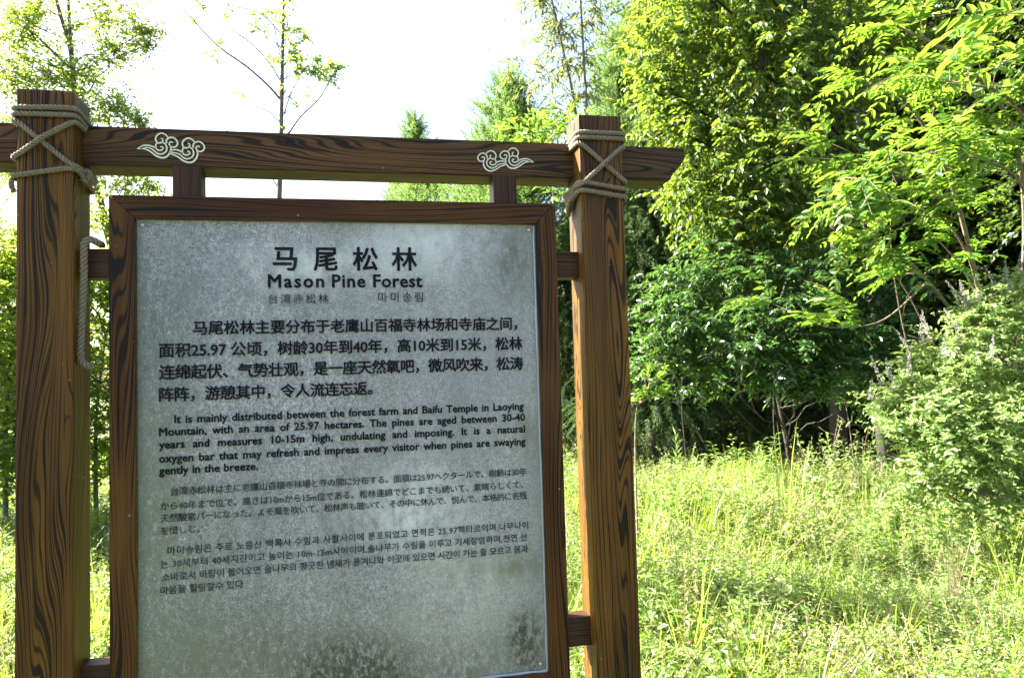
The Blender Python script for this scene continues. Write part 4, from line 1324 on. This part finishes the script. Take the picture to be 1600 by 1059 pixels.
g5 = ground_at(430, 7.5)
bare = tree('bare_tree', 'nearly bare thin grey tree with a few leaf tufts standing against the white sky', 'tree', g5,
     [at(434, 420, 7.5), at(438, 250, 7.5), at(441, 100, 7.5), at(443, 0, 7.5), at(445, -110, 7.5)],
     [(at(x, y, 7.5), (r, r, r), n) for x, y, r, n in ((462, 88, .10, 14), (472, 108, .10, 13), (455, 70, .06, 5), (505, 115, .11, 13), (515, 98, .07, 7), (532, 104, .04, 3), (490, 110, .05, 3), (318, 10, .06, 3), (345, 62, .05, 3), (430, 95, .08, 6), (395, 22, .04, 2), (412, 55, .05, 2), (450, 0, .12, 8), (440, 200, .03, 2), (465, 160, .05, 2), (480, 148, .04, 2), (335, 78, .10, 4), (355, 20, .10, 4), (300, 22, .10, 3), (400, 45, .12, 5), (450, 40, .16, 12), (425, 20, .14, 8), (435, 140, .08, 4), (478, 60, .10, 6), (495, 95, .10, 7), (520, 118, .10, 8), (300, 0, .1, 4), (380, 150, .08, 2), (445, -30, .25, 14))],
     L_LEFT, BARK_GREY, 102, dict(limb=.25, n=7, S=.12, L=.05, W=.026, sag=.1, spread=.9, jitter=.5, droop=.1, up=.2, lo=.0, tw=.0015), r0=.036, sub=1, dens=1.5,
     extra=[([at(440, 158, 7.5), at(420, 135, 7.5), at(385, 104, 7.5), at(340, 72, 7.5), at(305, 35, 7.5), at(268, -5, 7.5)], .014, .004),
            ([at(440, 130, 7.5), at(425, 105, 7.5), at(400, 75, 7.5), at(370, 52, 7.5), at(345, 40, 7.5)], .008, .003),
            ([at(439, 195, 7.5), at(420, 175, 7.5), at(385, 165, 7.5), at(335, 155, 7.5)], .006, .002),
            ([at(444, 178, 7.5), at(455, 145, 7.5), at(470, 118, 7.5)], .007, .003),
            ([at(450, 210, 7.5), at(470, 182, 7.5), at(498, 155, 7.5), at(516, 125, 7.5), at(530, 105, 7.5)], .010, .003),
            ([at(440, 100, 7.5), at(430, 50, 7.5), at(420, 0, 7.5)], .006, .003),
            ([at(438, 300, 7.5), at(400, 240, 7.5), at(352, 202, 7.5), at(325, 170, 7.5), at(314, 138, 7.5)], .007, .002),
            ([at(441, 55, 7.5), at(405, 20, 7.5), at(360, 10, 7.5), at(345, 5, 7.5)], .006, .002)])

LB = dict(n=14, S=.34, L=.075, W=.038, sag=.2, spread=.9, jitter=.45, droop=.2, up=.2)
for i, (px, d, zz_, s, lb_) in enumerate(((150, 8.5, 1.0, 1.0, 'leafy bush seen in the slot between the left post and the frame'), (10, 8.0, 1.0, 1.05, 'leafy bush at the left edge behind the left post'), (-160, 8.6, 1, 1.1, 'leafy bush outside the left edge of the clearing'), (300, 10.5, 1, 1.1, 'leafy bush behind the upper left part of the plate'))):
    if i == 0:
        gg = ground_at(px, d)
        lbp = tree('leafy_bush', lb_, 'bush', gg, [gg + np.array([0, 0, 1.2]), gg + np.array([.1, 0, 2.2])],
                   [(gg + np.array([x, y, z]), (.6, .55, .45), 60) for x, y, z in ((0, 0, .9), (.5, .1, 1.2), (-.5, .1, 1.1), (0, -.2, 1.7), (.5, 0, 1.9), (-.55, .1, 2.0), (0, .1, 2.5), (.3, 0, 2.9), (-.35, .1, 3.0))],
                   L_LEFT, BARK_GREY, 110, LB, r0=.03, dens=2.2, group='leafy bushes behind the left side of the sign')
    else:
        copy_tree(lbp, ground_at(px, d), i * 1.4, (s, s), lb_, 'leafy bushes behind the left side of the sign')

# distant low trees whose tops just show below the beam
for i, (px, d, s, sz, lb_) in enumerate(((240, 24, .7, .48, 'far low tree whose top shows in the gap under the beam at the left'), (410, 27, .7, .56, 'far low tree whose tip shows under the beam by the bare trunk'), (560, 25, .7, .55, 'far low tree whose tip shows under the middle of the beam'), (60, 22, .8, .6, 'far tree behind the left post'), (-120, 20, .9, .75, 'far tree past the left edge'), (480, 32, .9, .62, 'far tree in the row behind the plate'), (330, 32, .9, .60, 'far tree in the row behind the left half of the plate'), (680, 28, .8, .6, 'far tree behind the right half of the plate'))):
    copy_tree(fp if i % 2 else fq, ground_at(px, d), i * 2.1, (s, sz), lb_, 'far low trees beyond the clearing')

# ------------------------------------------------------------------ meadow
def herb(seed, h, stems, lpn, L, Wd, mats, rad=.12):
    r = np.random.default_rng(seed); b = Buf()
    for s in range(stems):
        a = r.uniform(0, 6.28); q = r.uniform(0, rad)
        p0 = np.array([math.cos(a) * q, math.sin(a) * q, -.03]); hh = h * r.uniform(.55, 1.1)
        top = p0 + np.array([r.normal(0, .22) * hh * 2, r.normal(0, .22) * hh * 2, hh])
        pp = path(p0, top, 5, .03, 0, r)
        tube(b, pp, np.linspace(.0028, .0012, 5), 3, 1, False)
        t = r.uniform(.2, 1, lpn); a = r.uniform(0, 6.28, lpn)
        P = p0 + (top - p0) * t[:, None]
        D = nrm(np.stack([np.cos(a), np.sin(a), r.uniform(-.1, .9, lpn)], 1))
        Nn = nrm(np.array([0, 0, 1.0]) + r.normal(0, .4, (lpn, 3)))
        sc = r.uniform(.5, 1.15, lpn) * (1.15 - .5 * t)
        put_leaves(b, P, D, Nn, L * sc, Wd * sc, 0, .2, .15, r.uniform() < .6)
    return b.mesh('herb', mats)


def tuft(seed, h, n, w, mats, rad=.07, lean=.5):
    r = np.random.default_rng(seed); b = Buf()
    a = r.uniform(0, 6.28, n); q = r.uniform(0, rad, n)
    P = np.stack([np.cos(a) * q, np.sin(a) * q, np.full(n, -.03)], 1)
    a2 = a + r.normal(0, .8, n); d = np.stack([np.cos(a2), np.sin(a2), 0 * a2], 1)
    H = h * r.uniform(.45, 1.15, n); ln = np.abs(r.normal(0, lean, n)) + .05
    side = np.stack([-np.sin(a2), np.cos(a2), 0 * a2], 1)
    rows = []
    for k_, t in enumerate((0, .35, .7, 1.0)):
        c = P + d * (ln * H * t ** 1.8)[:, None]; c[:, 2] += H * (t - .35 * np.minimum(ln, 1.2) * t ** 2.2)
        ww = w * (1, .95, .65, .04)[k_]
        rows += [c - side * ww / 2, c + side * ww / 2]
    V = np.stack(rows, 1).reshape(-1, 3)
    i = (np.arange(n) * 8)[:, None]
    Q = np.concatenate([i + np.array([[2 * k_, 2 * k_ + 1, 2 * k_ + 3, 2 * k_ + 2]]) for k_ in range(3)])
    b.put(V, Q, None, 0)
    return b.mesh('tuft', mats)


def scatter(name, variants, pts, rot, scl, idx, label=None):
    """one mass of ground cover: variants instanced on the points of one mesh"""
    coll = bpy.data.collections.new(name + '_sources')
    for i, me in enumerate(variants):
        o = bpy.data.objects.new('%s_%02d' % (name, i), me); coll.objects.link(o)
    me = bpy.data.meshes.new(name)
    me.vertices.add(len(pts)); me.vertices.foreach_set('co', np.asarray(pts, np.float32).ravel())
    for nm, ty, arr in (('rz', 'FLOAT', rot), ('sc', 'FLOAT', scl), ('ix', 'INT', idx)):
        at_ = me.attributes.new(nm, ty, 'POINT'); at_.data.foreach_set('value', np.asarray(arr, np.float32 if ty == 'FLOAT' else np.int32))
    me.update()
    ob = add(name, me)
    ng = bpy.data.node_groups.new(name, 'GeometryNodeTree')
    ng.interface.new_socket('Geometry', in_out='INPUT', socket_type='NodeSocketGeometry')
    ng.interface.new_socket('Geometry', in_out='OUTPUT', socket_type='NodeSocketGeometry')
    n = ng.nodes; l = ng.links
    gi = n.new('NodeGroupInput'); go = n.new('NodeGroupOutput')
    m2p = n.new('GeometryNodeMeshToPoints')
    ci = n.new('GeometryNodeCollectionInfo'); ci.inputs['Collection'].default_value = coll
    ci.inputs['Separate Children'].default_value = True; ci.inputs['Reset Children'].default_value = True
    iop = n.new('GeometryNodeInstanceOnPoints'); iop.inputs['Pick Instance'].default_value = True

    def attr(nm, ty):
        a = n.new('GeometryNodeInputNamedAttribute'); a.data_type = ty; a.inputs['Name'].default_value = nm
        return a.outputs['Attribute']
    cx = n.new('ShaderNodeCombineXYZ'); l.new(attr('rz', 'FLOAT'), cx.inputs[2])
    l.new(gi.outputs[0], m2p.inputs[0]); l.new(m2p.outputs[0], iop.inputs['Points']); l.new(ci.outputs[0], iop.inputs['Instance'])
    l.new(attr('ix', 'INT'), iop.inputs['Instance Index']); l.new(cx.outputs[0], iop.inputs['Rotation']); l.new(attr('sc', 'FLOAT'), iop.inputs['Scale'])
    l.new(iop.outputs[0], go.inputs[0])
    md = ob.modifiers.new('scatter', 'NODES'); md.node_group = ng
    props(ob, label, kind='stuff')
    return ob


def field_points(px0, px1, d0, d1, dens, r):
    area = (px1 - px0) / FPX * (d1 ** 2 - d0 ** 2) / 2
    n = int(area * dens)
    d = np.sqrt(r.uniform(d0 ** 2, d1 ** 2, n)); px = r.uniform(px0, px1, n)
    P = np.array([ground_at(a, b_) for a, b_ in zip(px, d)])
    return P


HERBS = [herb(201 + i, (.30, .42, .36, .24, .50)[i], (8, 7, 9, 10, 5)[i], (16, 20, 14, 12, 26)[i], (.050, .045, .060, .038, .055)[i], (.022, .018, .020, .020, .018)[i], [L_WEED, L_STRAW]) for i in range(5)]
HERBS += [herb(211, .26, 9, 14, .075, .045, [L_WEED, L_STRAW], .16), herb(212, .34, 12, 22, .030, .016, [L_GRASS, L_STRAW], .2), herb(213, .22, 12, 10, .055, .040, [L_SHRUB, L_STRAW], .2), herb(214, .58, 4, 34, .085, .012, [L_WEED, L_WEED], .05)]
TUFTS = [tuft(221, .42, 38, .006, [L_GRASS]), tuft(222, .55, 26, .006, [L_GRASS], .06, .7), tuft(223, .34, 60, .005, [L_GRASS], .12, .9), tuft(224, .42, 24, .004, [L_STRAW], .10, .8), tuft(225, .46, 30, .007, [L_GRASS], .08, 1.1)]
r8 = np.random.default_rng(88)
PTS = np.concatenate([field_points(840, 1760, 2.2, 5.0, 85, r8), field_points(840, 1760, 5.0, 10.2, 55, r8), field_points(-150, 840, 2.4, 6.0, 12, r8), field_points(-200, 260, 3.0, 9.0, 34, r8), field_points(260, 840, 6.0, 14.0, 8, r8), field_points(-250, 1000, 9.0, 18.0, 6, r8), field_points(840, 1900, 10.2, 13.0, 5, r8)])
# nothing grows inside the posts, little right in front of the lens
keep = ~((np.abs(PTS[:, 1]) < .12) & ((np.abs(PTS[:, 0] + .19) < .12) | (np.abs(PTS[:, 0] - 1.24) < .12)))
PTS = PTS[keep]
K = len(PTS)
NH = len(HERBS)


def blot(x, y, a, b_, c_): return np.sin(x * a + c_) * np.cos(y * b_ - c_) + .6 * np.sin(x * b_ * 1.7 - y * a * 1.3 + 2 * c_)


# every kind grows in drifts of its own
wts = np.stack([np.exp(1.6 * blot(PTS[:, 0], PTS[:, 1], 1.1 + .23 * i, 1.5 - .11 * i, i * 1.7)) for i in range(NH + 5)], 1)
wts *= np.array([1, .8, 1, .9, .7, 1.1, 1.1, .9, .35, .55, .2, .9, .4, .25])
wts /= wts.sum(1, keepdims=True)
ix = (wts.cumsum(1) < r8.uniform(0, 1, K)[:, None]).sum(1).clip(0, NH + 4)
patch = np.sin(PTS[:, 0] * 1.7 + 1) * np.cos(PTS[:, 1] * 1.3) + .5 * np.sin(PTS[:, 0] * 4.1 + PTS[:, 1] * 2.7)
dist_ = np.linalg.norm(PTS[:, :2] - CAM[:2], axis=1)
sc_ = r8.uniform(.6, 1.2, K) * (1 + .24 * patch) * (1 + .3 * sstep((dist_ - 5) / 3))
scatter('meadow_weeds', HERBS + TUFTS, PTS, r8.uniform(0, 6.28, K), sc_, ix)


# single plants that stand out of the meadow
def stalk_plant(label, base, h, L, Wd, n, mat, seed, lean=(0, 0), up=.5, group='single weeds standing above the meadow', name='weed_plant', spread=1.0):
    r = np.random.default_rng(seed)
    root = empty(name, base, label, 'plant', group)
    b = Buf()
    top = np.array([lean[0], lean[1], h])
    pp = smooth_path([(0, 0, -.05), top * .5 + np.array([.01, 0, 0]), top], 12)
    tube(b, pp, np.linspace(.005, .0015, len(pp)), 5)
    add('stem', b.mesh('stem', [L_WEED], True), root)
    t = np.linspace(.25, 1, n); a = np.arange(n) * 2.4 + r.uniform(0, .5, n)
    P = np.stack([np.interp(t, np.linspace(0, 1, len(pp)), pp[:, i]) for i in range(3)], 1) + np.array(base)
    D = nrm(np.stack([np.cos(a) * spread, np.sin(a) * spread, up + t * .8 + r.normal(0, .15, n)], 1))
    Nn = nrm(np.array([0, 0, 1.0]) + r.normal(0, .25, (n, 3)))
    sc = (1.15 - .65 * t) * r.uniform(.8, 1.1, n)
    leaf_objects(root, mat, P, D, Nn, L * sc, Wd * sc)
    return root


def gz(px, d, z=0.0): p = ground_at(px, d); p[2] = z; return p


stalk_plant('tall narrow-leaved weed spire standing against the dark hollow just right of the right post', gz(1047, 6.2), 1.10, .14, .016, 60, L_WEED, 301, (.02, 0), .35)
stalk_plant('leafy broad-leaved weed standing against the dark edge of the hollow near the middle', gz(1290, 7.0), .98, .10, .055, 26, L_WEED, 302, (-.02, 0), .2)
stalk_plant('low leafy sprig at the hollow edge left of the tall grass blades', gz(1140, 7.2), .84, .09, .045, 16, L_WEED, 303, (.05, 0), .2)
stalk_plant('leafy weed in front of the tall broad-leaved weed at the hollow edge', gz(1352, 6.2), .72, .08, .03, 24, L_WEED, 304, (.0, 0), .3)
stalk_plant('reddish dry-leaved weed in the sunlit meadow beside the right post', gz(1045, 3.9), .62, .06, .018, 34, L_RED, 305, (.04, 0), .5)
stalk_plant('second reddish weed just right of the reddish one beside the right post', gz(1068, 4.2), .62, .05, .016, 30, L_RED, 306, (.0, 0), .5)
stalk_plant('narrow-leaved weed spire at the bottom edge below the right corner', gz(1550, 3.4), .34, .13, .014, 40, L_GRASS, 307, (.02, 0), .6)
stalk_plant('narrow-leaved weed spire at the bottom edge in the middle of the meadow', gz(1335, 3.3), .36, .13, .014, 40, L_WEED, 308, (-.02, 0), .6)
stalk_plant('leafy weed growing in front of the foot of the pale shrub', gz(1500, 5.0), .6, .08, .035, 26, L_WEED, 309, (.03, 0), .3)


for i_, (px_, d_, h_, L_, W_, n_, lb_) in enumerate((
        (1085, 7.0, .80, .09, .03, 26, 'leafy weed at the hollow edge between the narrow spire and the arching twigs'),
        (1175, 7.4, .88, .10, .045, 24, 'leafy weed at the hollow edge just left of the tall upright grass blades'),
        (1250, 7.4, .78, .08, .04, 22, 'short leafy weed between the tall grass blades and the broad-leaved weed'),
        (1400, 6.6, .80, .09, .03, 28, 'leafy weed at the left foot of the pale shrub before the hollow'),
        (1010, 6.4, .72, .08, .03, 24, 'leafy weed at the foot of the sunlit sapling by the right post'),
        (1330, 7.8, .92, .10, .018, 40, 'narrow-leaved weed at the hollow edge right of the slanting blades'))):
    stalk_plant(lb_, gz(px_, d_), h_, L_, W_, n_, L_WEED, 320 + i_, (.03 * (i_ % 3 - 1), 0), .3)


def grass_tuft(label, base, h, n, w, seed, mat=L_GRASS, lean=.35, rad=.06):
    o = add('grass_tuft', tuft(seed, h, n, w, [mat], rad, lean), None, base)
    props(o, label, 'grass', 'tall grass tufts standing out of the meadow')


grass_tuft('tall grass blades upright against the dark hollow left of its middle', gz(1218, 6.6), 1.12, 9, .012, 401, lean=.12)
grass_tuft('pair of slanting grass blades against the hollow right of the leafy weed', gz(1320, 7.0), .98, 7, .010, 402, lean=.35)
grass_tuft('grass tuft at the hollow edge beside the narrow weed spire', gz(1095, 6.6), .86, 14, .010, 403, lean=.3)
grass_tuft('grass tuft at the foot of the pale shrub on its left', gz(1385, 5.8), .72, 24, .008, 404, lean=.6)
grass_tuft('bright grass tuft at the bottom edge beside the right post', gz(1110, 3.3), .50, 22, .010, 405, lean=.5)
grass_tuft('bright broad-bladed grass tuft at the bottom edge left of the middle', gz(1240, 3.3), .52, 18, .012, 406, lean=.4)
grass_tuft('grass tuft under the pale shrub close to the right edge', gz(1570, 4.8), .62, 26, .008, 407, lean=.6)
grass_tuft('straw-coloured dry grass tuft in front of the shrub\'s left foot', gz(1470, 4.9), .66, 22, .006, 408, L_STRAW, .35)
grass_tuft('long pale arching grass blades at the right edge low in the meadow', gz(1610, 3.6), .62, 14, .011, 409, lean=1.0)
grass_tuft('straw-coloured dry tuft at the meadow\'s back edge near the hollow', gz(1205, 6.9), .60, 30, .006, 410, L_STRAW, .7)
grass_tuft('bright grass tuft at the bottom edge far left of the left post', gz(5, 4.6), .62, 26, .009, 411, lean=.45)
grass_tuft('bright grass tuft seen in the slot beside the left lower spacer', gz(155, 4.6), .60, 26, .009, 412, lean=.45)

bpy.context.view_layer.update()
